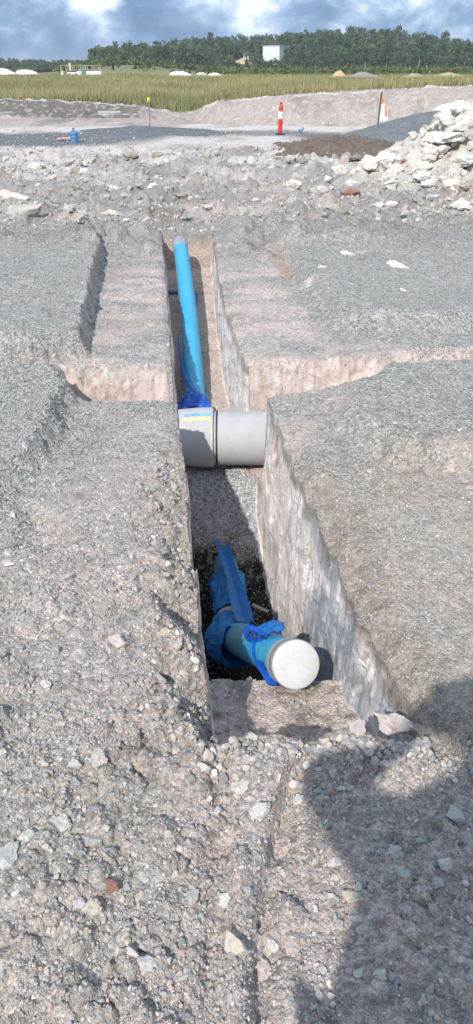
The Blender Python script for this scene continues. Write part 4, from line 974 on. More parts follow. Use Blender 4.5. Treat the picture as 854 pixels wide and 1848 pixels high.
# sleeve film on the front pipe
V, F = film_tube([rear + Vector((0.0, -0.02, 0)), rear.lerp(bend, 0.3), rear.lerp(bend, 0.58), rear.lerp(bend, 0.76)], [0.106, 0.098, 0.084, 0.092], 3, 0.018, pleat=0.007)
py_obj('plastic_sleeve', V, F, M_FILM_L, None, smooth=False, auto=False, label='crumpled light blue plastic sleeve around the pipe deep in the pit', category='plastic sleeve')
V, F = film_tube([rear.lerp(bend, 0.82), bend + Vector((-0.03, 0.0, -0.03)), bend + ax*0.10 + Vector((-0.02, 0, -0.035)), bend + ax*0.24 + Vector((0, 0, -0.03))], [0.092, 0.105, 0.117, 0.096], 8, 0.022, pleat=0.009)
py_obj('plastic_sleeve', V, F, M_FILM_L, None, smooth=False, auto=False, label='loose open blue plastic sleeve drooping around the elbow of the front pipe', category='plastic sleeve')
# long stiff strip leaning from the elbow up to the gravel
def film_strip():
    A = at_s(443, 1124, 3.83); B = at_s(399, 972, 4.86); side = Vector((1, 0.05, 0)).normalized()
    rows = []; up = Vector((0, -0.4, 0.9)).normalized()
    for i in range(19):
        t = i/18; c = A.lerp(B, t); w = (0.044*(1 - t) + 0.037*t)*(1 + 0.12*math.sin(t*9))
        c = c + up*0.012*math.sin(t*5)
        rows.append([c - side*w + up*0.012, c - side*w*0.5 + up*0.002, c - up*0.012, c + side*w*0.5 + up*0.003, c + side*w + up*0.014])
    V = []; F = []; m = 5; tips = [0.0, 0.03, 0.155, 0.10, 0.075]
    for i, row in enumerate(rows):
        for j, p in enumerate(row):
            pull = (A - B).normalized()*tips[j]*max(0, (i - 13)/5)**1.5; V.append(p + pull + Vector((0, 0, 0.010*mnoise.noise(p*12) + 0.006*mnoise.noise(p*27))))
    n = len(V); V += [v - up*0.003 for v in V]
    for i in range(18):
        for j in range(4):
            p = i*m + j; F.append((p, p + 1, p + m + 1, p + m)); F.append((n + p, n + p + m, n + p + m + 1, n + p + 1))
    for i in range(18):
        for j in (0, 4):
            a, b = i*m + j, (i + 1)*m + j; F.append((a, b, n + b, n + a))
    for j in range(4):
        for i in (0, 18):
            a, b = i*m + j, i*m + j + 1; F.append((a, n + a, n + b, b))
    py_obj('plastic_strip', V, F, M_FILM_D, None, label='long folded dark blue plastic strip with a forked end leaning over the pit', category='plastic strip')
film_strip()
# tie and bow near the cap, with print
axn = ax; c0 = bend.lerp(capc, 0.70)
upv = (Vector((0, 0, 1)) - axn*axn.z).normalized(); sd = axn.cross(upv).normalized()
if sd.x < 0: sd = -sd
def ring_pt(c, a, r): return c + (upv*math.cos(a) + sd*math.sin(a))*r
tie = thing('plastic_tie', 'bright blue plastic film knotted round the front pipe with black letters on its flap', 'plastic film', tuple(c0))
rel = lambda V: [Vector(v) - c0 for v in V]
P, Q = [], []
V = []; F = []
NS = 60
for i in range(NS):
    a = 2*math.pi*i/NS; sh = axn*(0.16*math.cos(a - 0.55) - 0.02); w = 0.012 + 0.006*math.sin(3*a)
    for j, (o1, o2) in enumerate(((-1, 0.004), (-0.3, 0.011), (0.4, 0.007), (1, 0.004))):
        V.append(ring_pt(c0 - sh*0.55, a, 0.0845 + o2 + 0.002*mnoise.noise(Vector((a*4, j, 0)))) + axn*w*o1)
for i in range(NS):
    for j in range(3):
        a, b = i*4 + j, ((i + 1) % NS)*4 + j; F.append((a, a + 1, b + 1, b))
py_obj('tie_band', rel(V), F, M_FILM, tie)
def pa(px, py, s): return at_s(px, py, s)
flap_c = [[pa(440, 1131, 3.30), pa(452, 1127, 3.26), pa(468, 1133, 3.20), pa(484, 1143, 3.12)],
          [pa(438, 1140, 3.27), pa(453, 1137, 3.21), pa(470, 1143, 3.15), pa(485, 1148, 3.10)],
          [pa(440, 1150, 3.25), pa(453, 1149, 3.20), pa(467, 1153, 3.15), pa(480, 1154, 3.10)],
          [pa(448, 1158, 3.25), pa(455, 1158, 3.22), pa(464, 1158, 3.17), pa(474, 1158, 3.12)]]
V, F = sheet(flap_c, 14, 16, 0.006, 5, 14); flap = py_obj('flap', rel(V), F, M_FILM, tie, smooth=True)
STK = {'X': [((0, 0), (1, 1)), ((0, 1), (1, 0))], 'T': [((0, 1), (1, 1)), ((0.5, 1), (0.5, 0))], 'I': [((0.5, 1), (0.5, 0))], 'E': [((0.1, 0), (0.1, 1)), ((0.1, 1), (0.9, 1)), ((0.1, 0.5), (0.8, 0.5)), ((0.1, 0), (0.9, 0))], 'K': [((0.1, 0), (0.1, 1)), ((0.1, 0.45), (0.9, 1)), ((0.35, 0.6), (0.9, 0))]}
LA, LB = pa(446, 1151, 3.17), pa(479, 1153, 3.06); LU = (pa(446, 1137, 3.17) - LA)
lx = (LB - LA)
for n_, ch in enumerate('XTIX'):
    o_ = LA + lx*(n_*0.25 + 0.02); ex = lx*0.19; ey = LU*(1 - 0.17*n_); V = []; F = []; tow = (Vector((0, 0, CAM_H)) - o_).normalized()*0.006
    for (x0, y0), (x1, y1) in STK[ch]:
        a = o_ + ex*x0 + ey*y0 + tow; b = o_ + ex*x1 + ey*y1 + tow; d = (b - a).normalized(); nn = d.cross(tow.normalized())*0.0034; k = len(V)
        V += [a - nn, a + nn, b + nn, b - nn]; k2 = len(V); V += [v - tow*0.15 for v in V[k:k + 4]]
        F += [(k, k + 1, k + 2, k + 3), (k2 + 3, k2 + 2, k2 + 1, k2)] + [(k + i, k2 + i, k2 + (i + 1) % 4, k + (i + 1) % 4) for i in range(4)]
    py_obj('letter', [Vector(v) - c0 for v in V], F, M_INK, flap, smooth=False)
loop_c = [[pa(462, 1132, 3.22), pa(478, 1123, 3.22), pa(494, 1119, 3.20), pa(512, 1126, 3.14), pa(514, 1134, 3.08)],
          [pa(470, 1137, 3.17), pa(482, 1130, 3.14), pa(496, 1126, 3.12), pa(508, 1130, 3.08), pa(511, 1138, 3.04)],
          [pa(480, 1144, 3.10), pa(488, 1140, 3.07), pa(496, 1137, 3.05), pa(504, 1138, 3.03), pa(508, 1142, 3.00)]]
V, F = sheet(loop_c, 12, 20, 0.014, 9, 18); py_obj('bow_loop', rel(V), F, M_FILM_D, tie)
tail_c = [[pa(460, 1195, 2.99), pa(470, 1190, 2.95)], [pa(470, 1213, 2.97), pa(480, 1207, 2.94)], [pa(482, 1230, 2.97), pa(494, 1222, 2.93)], [pa(488, 1238, 2.99), pa(500, 1237, 2.95)]]
V, F = sheet(tail_c, 14, 5, 0.008, 13, 22); py_obj('tail', rel(V), F, M_FILM, tie)

# far pipe
f_tip = at_d(325, 440, 9.1); f_low = at_s(352, 752, 5.68)
fax = (f_tip - f_low).normalized()
wp2 = thing('water_pipe', 'long bright blue water pipe with grey cap in the far half of the trench', 'pipe', tuple(f_low))
base2 = f_low - fax*0.5
mid = [base2.lerp(f_tip, t) + Vector((0.025*math.sin(math.pi*t), 0, 0.0)) for t in np.linspace(0, 1, 16)]
FR = 0.080
V, F = tube([p - f_low for p in mid], FR, 44); py_obj('barrel', V, F, M_PIPE, wp2)
q2 = fax.to_track_quat('Z', 'Y')
V, F = lathe([(FR + 0.001, -0.20), (FR + 0.006, -0.195), (FR + 0.006, -0.06), (FR + 0.009, -0.055), (FR + 0.009, 0.0), (FR + 0.004, 0.012), (0.01, 0.016)], 44)
py_obj('end_cap', [(q2 @ Vector(v)) + (f_tip - f_low) for v in V], F, M_CAPG, wp2)
V, F = film_tube([f_low - fax*0.12, f_low + fax*0.06, f_low + fax*0.20], [0.15, 0.118, 0.088], 21, 0.03, pleat=0.012)
py_obj('plastic_sleeve', V, F, M_FILM, None, smooth=False, auto=False, label='crumpled blue plastic sleeve bunched behind the concrete pipe', category='plastic sleeve')
def on_pipe(t, a, r=FR + 0.006):
    c = f_low + fax*t; u = (Vector((0, 0, 1)) - fax*fax.z).normalized(); s_ = fax.cross(u); s_ = s_ if s_.x > 0 else -s_
    return c + (u*math.cos(a) + s_*math.sin(a))*r
rows = []
for t, a, w in ((1.35, -1.35, 0.10), (1.0, -1.25, 0.22), (0.7, -1.05, 0.34), (0.45, -0.55, 0.30), (0.22, 0.1, 0.30), (0.04, 0.55, 0.34)):
    rows.append([on_pipe(t, a - w, FR + 0.010), on_pipe(t, a, FR + 0.016), on_pipe(t, a + w, FR + 0.008)])
V, F = sheet(rows, 30, 8, 0.004, 31, 12); py_obj('plastic_strip', V, F, M_FILM_D, None, label='dark blue plastic strip twisting down the side of the long blue pipe', category='plastic strip')
def floor_pt(px, py, lift=0.02):
    z = -0.75
    for _ in range(4): p = at(px, py, z); z = float(floor_z(np.array([p.y]))[0]) + lift
    return at(px, py, z)
cs = [[floor_pt(299, 527), floor_pt(306, 523), floor_pt(322, 524)], [floor_pt(301, 530), floor_pt(310, 528), floor_pt(322, 529)]]
V, F = sheet(cs, 4, 10, 0.02, 41, 8); py_obj('plastic_scrap', V, F, M_FILM_D, None, label='scrap of blue plastic on the trench floor left of the long blue pipe', category='plastic scrap')
cs = [[floor_pt(348, 533, 0.06), floor_pt(356, 529, 0.05), floor_pt(358, 535, 0.03)], [floor_pt(346, 548, 0.06), floor_pt(351, 545, 0.04), floor_pt(354, 546, 0.03)]]
V, F = sheet(cs, 8, 8, 0.03, 43, 8); py_obj('plastic_scrap', V, F, M_FILM_D, None, label='scrap of blue plastic on the trench floor right of the long blue pipe', category='plastic scrap')

# splinter of timber in the pit
bm = bmesh.new(); box(bm, -0.055, 0.055, -0.012, 0.012, -0.006, 0.006, 0.002)
o = bm_obj('timber_offcut', bm, mat('pale_timber', (0.42, 0.37, 0.30), 0.8, var=0.2, vscale=20), None, label='pale flat timber offcut lying in the black pit beside the right wall', category='offcut')
p = at_s(470, 1080, 4.55); o.location = (p.x, p.y, float(floor_z(np.array([p.y]))[0]) + 0.045); o.rotation_euler = (0.1, 0.15, -0.45)

# ------------------------------------------------------------------ yard furniture
def Hz(x, y): return float(H(np.array([x]), np.array([y]))[0])
M_RED = mat('red_plastic', (0.62, 0.035, 0.03), 0.45, var=0.1); M_WHT = mat('white_plastic', (0.78, 0.78, 0.76), 0.5); M_BLK = mat('black_plastic', (0.03, 0.03, 0.03), 0.7); M_STEEL = mat('steel', (0.12, 0.11, 0.10), 0.6, 0.3)
p = at(505, 243, 0.0)
t = thing('bollard', 'red plastic bollard with a white band on a black rubber base', 'bollard', (p.x, p.y, Hz(p.x, p.y) - 0.01), (0, R(1.5), 0))
V, F = lathe([(0.058, 0.05), (0.06, 0.3), (0.06, 0.70), (0.056, 0.74), (0.040, 0.755), (0.036, 0.79), (0.044, 0.80), (0.044, 0.83), (0.03, 0.845)], 20); py_obj('post', V, F, M_RED, t)
V, F = lathe([(0.0625, 0.42), (0.064, 0.425), (0.064, 0.60), (0.0625, 0.605)], 20); py_obj('reflective_band', V, F, M_WHT, t)
V, F = lathe([(0.15, 0.0), (0.15, 0.02), (0.13, 0.035), (0.08, 0.05), (0.062, 0.07)], 8); py_obj('base', V, F, M_BLK, t, smooth=False)
bm = bmesh.new(); box(bm, -0.095, -0.058, -0.02, 0.02, 0.30, 0.33, 0.004); bm_obj('chain_lug', bm, M_RED, t)
bm = bmesh.new(); box(bm, 0.058, 0.095, -0.02, 0.02, 0.30, 0.33, 0.004); bm_obj('chain_lug', bm, M_RED, t)
p = at(271, 233, 0.0)
t = thing('survey_stake', 'thin steel stake with a yellow cap standing in front of the bank', 'stake', (p.x, p.y, Hz(p.x, p.y) - 0.05))
bm = bmesh.new(); box(bm, -0.02, 0.02, -0.02, 0.02, 0, 0.86, 0.004); box(bm, -0.006, 0.006, 0.02, 0.04, 0, 0.86); bm_obj('picket', bm, mat('grey_steel', (0.22, 0.21, 0.20), 0.6), t)
V, F = lathe([(0.04, 0.82), (0.045, 0.83), (0.045, 0.90), (0.03, 0.93)], 12); py_obj('cap', V, F, mat('yellow_plastic', (0.8, 0.62, 0.02), 0.5), t)
p = at_d(682, 222, 25.4)
t = thing('survey_stake', 'dark leaning stake with a white and orange flag behind the gravel heap', 'stake', (p.x, p.y, min(p.z, 0.1)), (0, R(2.5), 0))
bm = bmesh.new(); box(bm, -0.025, 0.025, -0.025, 0.025, 0, 0.95, 0.006); bm_obj('picket', bm, M_STEEL, t)
V, F = sheet([[(0.03, 0.0, 0.62), (0.12, -0.02, 0.64), (0.23, -0.03, 0.60)], [(0.03, 0, 0.42), (0.13, -0.03, 0.40), (0.25, -0.02, 0.38)], [(0.03, 0, 0.22), (0.14, -0.01, 0.2), (0.27, -0.03, 0.24)]], 12, 12, 0.012, 3, 9); fl = py_obj('flag', V, F, M_WHT, t)
M_ORG = mat('orange_tape', (0.85, 0.18, 0.05), 0.5)
V, F = sheet([[(0.11, -0.035, 0.62), (0.19, -0.045, 0.62)], [(0.15, -0.05, 0.5), (0.2, -0.05, 0.5)], [(0.17, -0.045, 0.33), (0.24, -0.045, 0.36)]], 8, 4, 0.008, 6, 9); py_obj('orange_stripe', V, F, M_ORG, fl)
V, F = sheet([[(0.02, -0.03, 0.80), (0.10, -0.04, 0.78)], [(0.02, -0.03, 0.66), (0.08, -0.04, 0.70)]], 6, 6, 0.02, 7, 9); py_obj('orange_ribbon', V, F, M_ORG, t)
M_BOT = mat('blue_bottle_plastic', (0.10, 0.28, 0.55), 0.2, trans=0.35, var=0.1)
p = at(135, 258, 0.0)
t = thing('water_bottle', 'blue plastic water cooler bottle standing on the white ground by the grey road', 'bottle', (p.x, p.y, Hz(p.x, p.y) - 0.01)); t.scale = (0.8, 0.8, 0.84)
V, F = lathe([(0.115, 0.0), (0.13, 0.012), (0.132, 0.09), (0.125, 0.10), (0.132, 0.11), (0.132, 0.19), (0.125, 0.20), (0.132, 0.21), (0.132, 0.27), (0.118, 0.305), (0.07, 0.335), (0.032, 0.35), (0.030, 0.375)], 32); py_obj('body', V, F, M_BOT, t)
V, F = lathe([(0.034, 0.372), (0.034, 0.405), (0.028, 0.41)], 20); py_obj('cap', V, F, mat('dark_blue_cap', (0.03, 0.09, 0.3), 0.5), t)
p = at(540, 240, 0.0)
t = thing('drink_bottle', 'small pale blue bottle lying in the dirt right of the bollard', 'bottle', (p.x, p.y, Hz(p.x, p.y) + 0.05), (0, R(60), 0.5))
V, F = lathe([(0.05, 0), (0.055, 0.01), (0.055, 0.13), (0.03, 0.17), (0.018, 0.19)], 16); py_obj('body', V, F, mat('pale_blue_plastic', (0.25, 0.42, 0.60), 0.3, trans=0.2), t)
V, F = lathe([(0.021, 0.185), (0.021, 0.21)], 12); py_obj('cap', V, F, M_WHT, t)
p = at(117, 256, 0.0)
V, F = sheet([[(-0.3, 0.15, 0), (-0.1, 0.2, 0.02), (0.15, 0.16, 0.0), (0.3, 0.1, 0)], [(-0.32, 0, 0.02), (-0.1, 0, 0.05), (0.1, 0.02, 0.06), (0.3, 0, 0.02)], [(-0.3, -0.15, 0), (-0.1, -0.2, 0.03), (0.15, -0.16, 0.02), (0.3, -0.1, 0)]], 14, 18, 0.02, 4, 7)
o = py_obj('orange_sheet', [v*0.8 for v in V], F, mat('faded_orange_plastic', (0.72, 0.30, 0.22), 0.6), None, label='crumpled orange plastic sheet on the ground beside the water bottle', category='plastic sheet'); o.location = (p.x, p.y + 0.3, Hz(p.x, p.y) + 0.03)
p = at(210, 208, 0.22)
bm = bmesh.new(); box(bm, -0.75, 0.75, -0.3, 0.3, 0, 0.12, 0.02)
box(bm, -0.6, 0.2, -0.25, 0.2, 0.124, 0.20, 0.015)
o = bm_obj('concrete_slab_stack', bm, mat('pale_concrete', (0.40, 0.39, 0.38), 0.85, var=0.1), None, label='low stack of pale concrete slabs at the foot of the dark bank', category='slab stack'); o.location = (p.x, p.y, 0.16)

# ------------------------------------------------------------------ field: grass, mounds, sheds
def terr(x, y): return float(terrain(np.array([float(x)]), np.array([float(y)]))[0])
def grass():
    r = np.random.default_rng(901); n = 44000
    # more tufts near, all inside the wedge the place shows with a margin
    y = 31 + (165 - 31)*r.random(n)**1.7; px = r.uniform(-140, 990, n); x = (px - 427)/FPX*y*CP
    toe = bank_toe(x); w = np.interp(x, [-3, 0, 8], [0.9, 1.7, 2.2]); keep = y > toe + w + 0.1 + 0.5*r.random(n); x, y = x[keep], y[keep]; n = len(x); z = terrain(x, y)
    patchn = fbm(x*0.12, y*0.10, 4, 902); hgt = (0.34 + 0.22*r.random(n) + 0.22*patchn)*np.interp(y, [31, 40, 90], [0.6, 1.0, 1.3])
    straw = np.array((0.42, 0.375, 0.20)); green = np.array((0.26, 0.265, 0.135)); dark = np.array((0.15, 0.16, 0.07))
    tt = np.clip(sst(-0.25, 0.45, patchn + r.normal(0, 0.15, n)), 0, 1)[:, None]; c = straw*(1 - tt) + green*tt; dk = r.random(n) < 0.05 + 0.12*(patchn > 0.2); c[dk] = dark
    c = c*r.uniform(0.75, 1.2, (n, 1)); Vs = []; Cs = []
    for k in range(4):
        a = r.uniform(0, 2*np.pi, n); wd = (0.005 + 0.0003*y)*r.uniform(0.7, 1.6, n); lx_ = r.normal(0, 0.22, n)*hgt; ly = r.normal(0, 0.22, n)*hgt; ox = r.normal(0, 0.12, n)*(y/40); oy = r.normal(0, 0.15, n)
        h = hgt*r.uniform(0.55, 1.1, n); bx, by = x + ox, y + oy
        Vs.append(np.stack([np.stack([bx - wd*np.cos(a), by - wd*np.sin(a), z - 0.03], 1), np.stack([bx + wd*np.cos(a), by + wd*np.sin(a), z - 0.03], 1), np.stack([bx + lx_, by + ly, z + h], 1)], 1))
        Cs.append(np.repeat((c*r.uniform(0.85, 1.15, (n, 1)))[:, None, :], 3, 1))
    V = np.concatenate(Vs).reshape(-1, 3); C = np.concatenate(Cs).reshape(-1, 3); F = np.arange(len(V)).reshape(-1, 3)
    me = np_mesh('grass', V, F, False); vcol(me, C); add('grass', me, M_GRASS, kind='stuff')
grass()
def leaf_quads(cent, rad, n, size, r, base):
    d = r.normal(size=(n, 3)); d /= np.linalg.norm(d, axis=1)[:, None]; p = cent + d*np.asarray(rad)*(r.random((n, 1))**0.45)
    Rm = rand_rot(n, r); sz = size*r.uniform(0.6, 1.4, n); q = np.array([(-1, -0.5, 0), (0.2, -0.8, 0.15), (1, 0.5, 0), (-0.3, 0.8, -0.15)])
    V = np.einsum('nij,vj->nvi', Rm, q)*sz[:, None, None] + p[:, None, :]
    C = np.repeat((np.asarray(base)*r.uniform(0.75, 1.3, (n, 1)))[:, None, :], 4, 1); return V.reshape(-1, 3), C.reshape(-1, 3)
def crown_mesh(seed, h, w, base, clumps, per, size, low=0.35):
    r = np.random.default_rng(seed); Vs = []; Cs = []
    for k in range(clumps):
        t = r.random(); rr_ = w*0.5*math.sqrt(max(0.08, 1 - (2*t - 0.9)**2))*r.uniform(0.3, 0.85); a = r.uniform(0, 6.28)
        cen = np.array((rr_*math.cos(a), rr_*math.sin(a), h*(low + (0.98 - low)*t))); cl = w*r.uniform(0.14, 0.26)
        V, C = leaf_quads(cen, (cl, cl, cl*0.7), per, size, r, np.array(base)*r.uniform(0.75, 1.25)); Vs.append(V); Cs.append(C)
    V = np.concatenate(Vs); C = np.concatenate(Cs); return V, C, np.arange(len(V)).reshape(-1, 4)
GREENS = [(0.100, 0.138, 0.062), (0.080, 0.118, 0.055), (0.118, 0.146, 0.074), (0.092, 0.128, 0.068), (0.066, 0.104, 0.050)]
TREES = []
for k in range(6):
    h = [11, 10.5, 12, 9, 11, 7.5][k]; w = [8, 7, 7, 7, 6, 7.5][k]; low = [0.38, 0.32, 0.45, 0.22, 0.4, 0.1][k]
    V, C, F = crown_mesh(910 + k, h, w, [c*1.15 for c in GREENS[k % 5]], 24, 24, 0.40, low); cm = np_mesh('crown', V, F, False); vcol(cm, C); cm.materials.append(M_LEAF)
    P = [Vector((0, 0, -0.4)), Vector((0.15, 0.1, h*0.3)), Vector((-0.1, 0.1, h*0.6)), Vector((0.15, 0, h*0.88))]; V1, F1 = tube(P, [0.26, 0.2, 0.13, 0.04], 6)
    rl = random.Random(k)
    for b in range(5):
        a = rl.uniform(0, 6.28); z0 = h*rl.uniform(0.35, 0.65); V2, F2 = tube([Vector((0, 0.1, z0)), Vector((math.cos(a)*w*0.2, math.sin(a)*w*0.2, z0 + h*0.12)), Vector((math.cos(a)*w*0.36, math.sin(a)*w*0.36, z0 + h*0.2))], [0.11, 0.08, 0.03], 5); o0 = len(V1); V1 += V2; F1 += [tuple(i + o0 for i in f) for f in F2]
    tm = bpy.data.meshes.new('trunk'); tm.from_pydata(V1, [], F1); tm.update(); tm.materials.append(M_BARK); TREES.append((tm, cm))
def tree(px, dist, k, sc, label, group):
    x = (px - 427)/FPX*dist*CP; t = thing('gum_tree', label, 'tree', (x, dist, terr(x, dist) - 0.1), (0, 0, random.uniform(0, 6.28)), group); t.scale = (sc, sc, sc*random.uniform(0.9, 1.1))
    for me in TREES[k]: add('trunk' if me is TREES[k][0] else 'crown', me, None, t)
rt = random.Random(9)
def clear_view(px, d): return (462 < px < 528 and d < 478) or (424 < px < 452 and d < 470)
for i in range(84):
    px = 178 + (880 - 178)*(i + rt.random())/84; d = rt.uniform(405, 440); k = rt.choice([0, 1, 3, 5, 5, 4]); sc = rt.uniform(0.55, 0.85)
    if clear_view(px, d): sc *= 0.55
    tree(px, d, k, sc, f"{['spreading', 'rounded', 'tall', 'broad', 'slim', 'low bushy'][k]} gum tree in the hill front row {'left' if px < 470 else 'right' if px > 525 else 'in front'} of the shed", 'trees in the front row of the hill')
for i in range(90):
    px = 190 + (880 - 190)*(i + rt.random())/90; d = rt.uniform(560, 600); k = rt.choice([0, 1, 2, 4]); tree(px, d, k, rt.uniform(0.6, 1.15), f"{['spreading', 'rounded', 'tall', 'broad', 'slim'][k]} gum tree on the skyline {'left of' if px < 470 else 'right of' if px > 525 else 'above'} the white shed", 'trees on the skyline of the hill')
for i in range(44):
    px = -15 + 190*(i + rt.random())/44; k = rt.choice([2, 4, 0]); tree(px, rt.uniform(640, 680), k, rt.uniform(0.45, 0.66), f"{['spreading', '', 'tall', '', 'slim'][k]} tree in the distant row {'behind the white stockpiles' if px < 75 else 'behind the unfinished house'}", 'trees in the distant row')
for px, lab in ((476, 'first'), (486, 'second'), (497, 'third'), (508, 'fourth'), (517, 'fifth')): tree(px, 442 + px % 7, 5, 0.52 + 0.06*(px % 3), f'{lab} from the left of the low bushes below the white shed', 'low bushes below the white shed')
for px, d, k, sc, lab in ((417, 400, 5, 0.80, 'round dark bush tree at the hill foot left of the white shed'), (465, 398, 5, 0.95, 'broad dark tree standing in front of the left corner of the white shed'), (520, 440, 1, 0.95, 'tree hiding the right end of the white shed')):
    tree(px, d, k, sc, lab, None)
def forest():
    r = np.random.default_rng(930); Vs = []; Cs = []
    n = 1150; px = np.concatenate([r.uniform(165, 1000, n), r.uniform(-160, 200, 330)]); d = np.concatenate([r.uniform(430, 640, n), r.uniform(660, 760, 330)])
    for p_, q_ in zip(px, d):
        if clear_view(p_, q_): continue
        x = (p_ - 427)/FPX*q_*CP; z = terr(x, q_); h = r.uniform(6.5, 13)*(0.6 if q_ > 650 else 1); b = np.array(GREENS[r.integers(0, 5)])*r.uniform(0.8, 1.45)
        for k in range(4):
            cen = np.array((x + r.normal(0, 1.3), q_ + r.normal(0, 1.3), z + h*r.uniform(0.35, 0.95))); V, C = leaf_quads(cen, (1.9, 1.9, 1.4), 22, 0.58, r, b*r.uniform(0.75, 1.25)); Vs.append(V); Cs.append(C)
    V = np.concatenate(Vs); me = np_mesh('forest', V, np.arange(len(V)).reshape(-1, 4), False); vcol(me, np.concatenate(Cs)); add('forest', me, M_LEAF, kind='stuff')
    Vs = []; Cs = []; n = 1500
    for i in range(n):
        q_ = r.uniform(170, 395); p_ = r.uniform(380, 990) if r.random() < 0.8 else r.uniform(-100, 420)
        x = (p_ - 427)/FPX*q_*CP; z = terr(x, q_); s_ = r.uniform(0.8, 1.9); V, C = leaf_quads(np.array((x, q_, z + 0.45*s_)), (1.2*s_, 1.2*s_, 0.7*s_), 14, 0.35, r, np.array((0.12, 0.15, 0.065))*r.uniform(0.75, 1.4)); Vs.append(V); Cs.append(C)
    V = np.concatenate(Vs); me = np_mesh('shrubbery', V, np.arange(len(V)).reshape(-1, 4), False); vcol(me, np.concatenate(Cs)); add('shrubbery', me, M_LEAF, kind='stuff')
forest()
def azx(px, d): return (px - 427)/FPX*d*CP
# white shed on the hill
M_SHED = mat('white_cladding', (0.74, 0.75, 0.76), 0.5, var=0.04, vscale=0.6)
D = 480.0; x0, x1 = azx(474, D), azx(503, D); zb = CAM_H + (123.6 - 110)/1842*D; zt = CAM_H + (123.6 - 84)/1842*D
t = thing('industrial_shed', 'tall white flat roofed shed standing among the trees on the hill', 'shed', (x0, D, zb), (0, 0, R(-25)))
wv = (x1 - x0)/math.cos(R(25)); hh = zt - zb; NPN = 8; dp = 14.0
for k in range(NPN):
    bm = bmesh.new(); a, b = k*wv/NPN, (k + 1)*wv/NPN; box(bm, a + 0.03, b - 0.03, 0.0, 0.25, -3, hh, 0.04); box(bm, a + 0.5*(b - a) - 0.06, a + 0.5*(b - a) + 0.06, -0.08, 0.0 - 0.001, -3, hh - 0.1); bm_obj('wall_panel', bm, M_SHED, t)
for k in range(10):
    bm = bmesh.new(); a, b = k*dp/10, (k + 1)*dp/10; box(bm, wv - 0.22, wv + 0.03, 0.27 + a + 0.03, 0.27 + b - 0.03, -3, hh - 0.02, 0.04); bm_obj('wall_panel', bm, M_SHED, t)
bm = bmesh.new(); box(bm, -0.2, wv + 0.25, -0.2, dp + 0.4, hh + 0.004, hh + 0.3, 0.05); bm_obj('roof', bm, mat('shed_roof', (0.5, 0.5, 0.5), 0.5), t)
bm = bmesh.new(); box(bm, 0.03, 0.25, 0.28, dp + 0.2, -3, hh - 0.02); bm_obj('rear_wall', bm, M_SHED, t)
# cleared slope with two white tanks
D = 462.0
zt = CAM_H + (123.6 - 108)/1842*D
hp = heap('cleared_slope', 'bare tan cut in the hillside left of the white shed', 0, 0, 7.5, 6, 3.0, (0.48, 0.38, 0.27), 951, 0.4, n=40, gmv=0.1); hp.location = (azx(437, D), D, zt - 2.0)
for px, lab in ((443, 'left one of two white tanks on the tan cut in the hillside'), (450, 'right one of two white tanks on the tan cut in the hillside')):
    V, F = lathe([(0.95, -0.5), (0.95, 1.5), (0.6, 1.75), (0.1, 1.85)], 20); o = py_obj('water_tank', V, F, M_WHT, None, label=lab, category='tank', group='white tanks on the hillside'); o.location = (azx(px, D - 3), D - 3, zt + 0.6)
# white covered stockpiles
def sheeted(px0, px1, d, h, label, seed, ridge=0.5, steps=None):
    a, b = azx(px0, d), azx(px1, d); n = 40; t = np.linspace(-1, 1, n); X, Y = np.meshgrid(t, t); x, y = X.ravel(), Y.ravel()
    prof = np.interp(x, [-1, -0.75, -0.3, 0.2, 0.6, 1], steps or [0, 0.75, 1.0, 0.9, 0.5, 0]); z = h*prof*np.clip(1.35*(1 - np.abs(y)**1.6), 0, 1) + 0.06*fbm(x*4, y*4, 3, seed) - 0.1
    me = np_mesh('sheeted_stockpile', np.stack([x*(b - a)/2, y*(b - a)*0.22, z], 1), grid_faces(n, n)); o = add('sheeted_stockpile', me, M_WHT, label=label, category='stockpile'); o.location = ((a + b)/2, d, terr((a + b)/2, d) + 0.35); return o
sheeted(-20, 32, 168, 1.15, 'white sheeted stockpile at the left edge beyond the grass', 1)
sheeted(26, 72, 170, 0.85, 'lower white sheeted stockpile right of the one at the left edge', 2, steps=[0, 0.9, 1, 0.95, 0.6, 0])
sheeted(303, 350, 150, 0.75, 'white sheeted stockpile in mid field below the wooded hill', 3)
sheeted(352, 378, 152, 0.6, 'grey white stockpile between two white sheeted stockpiles', 4).data.materials[0] = mat('grey_sheet', (0.45, 0.43, 0.40), 0.8)
sheeted(374, 404, 150, 0.5, 'small white sheeted stockpile right of the grey white one', 5)
# house being built
M_TIM = mat('timber_frame', (0.36, 0.29, 0.21), 0.7); M_GRN = mat('green_board', (0.12, 0.22, 0.19), 0.7)
D = 158.0; hx = azx(110, D); hw_ = (azx(182, D) - hx)/0.58; z0 = 0.62
t = thing('house_frame', 'unfinished house of timber frames and white walls beyond the grass', 'house', (hx, D, z0)); t.scale = (0.58, 0.58, 0.58)
bm = bmesh.new(); box(bm, -0.2, hw_ + 0.2, -0.2, 6, -0.6, 0.02); bm_obj('slab', bm, mat('slab_concrete', (0.45, 0.44, 0.42), 0.9), t)
for k in range(13):
    bm = bmesh.new(); a = hw_*k/12; box(bm, a - 0.09, a + 0.09, 0.0 + 2.6*(k % 2), 0.18 + 2.6*(k % 2), 0.03, 2.5); bm_obj('post', bm, M_TIM, t)
for y_ in (0.0, 2.6):
    bm = bmesh.new(); box(bm, -0.1, hw_ + 0.1, y_, y_ + 0.18, 2.51, 2.68); bm_obj('beam', bm, M_TIM, t)
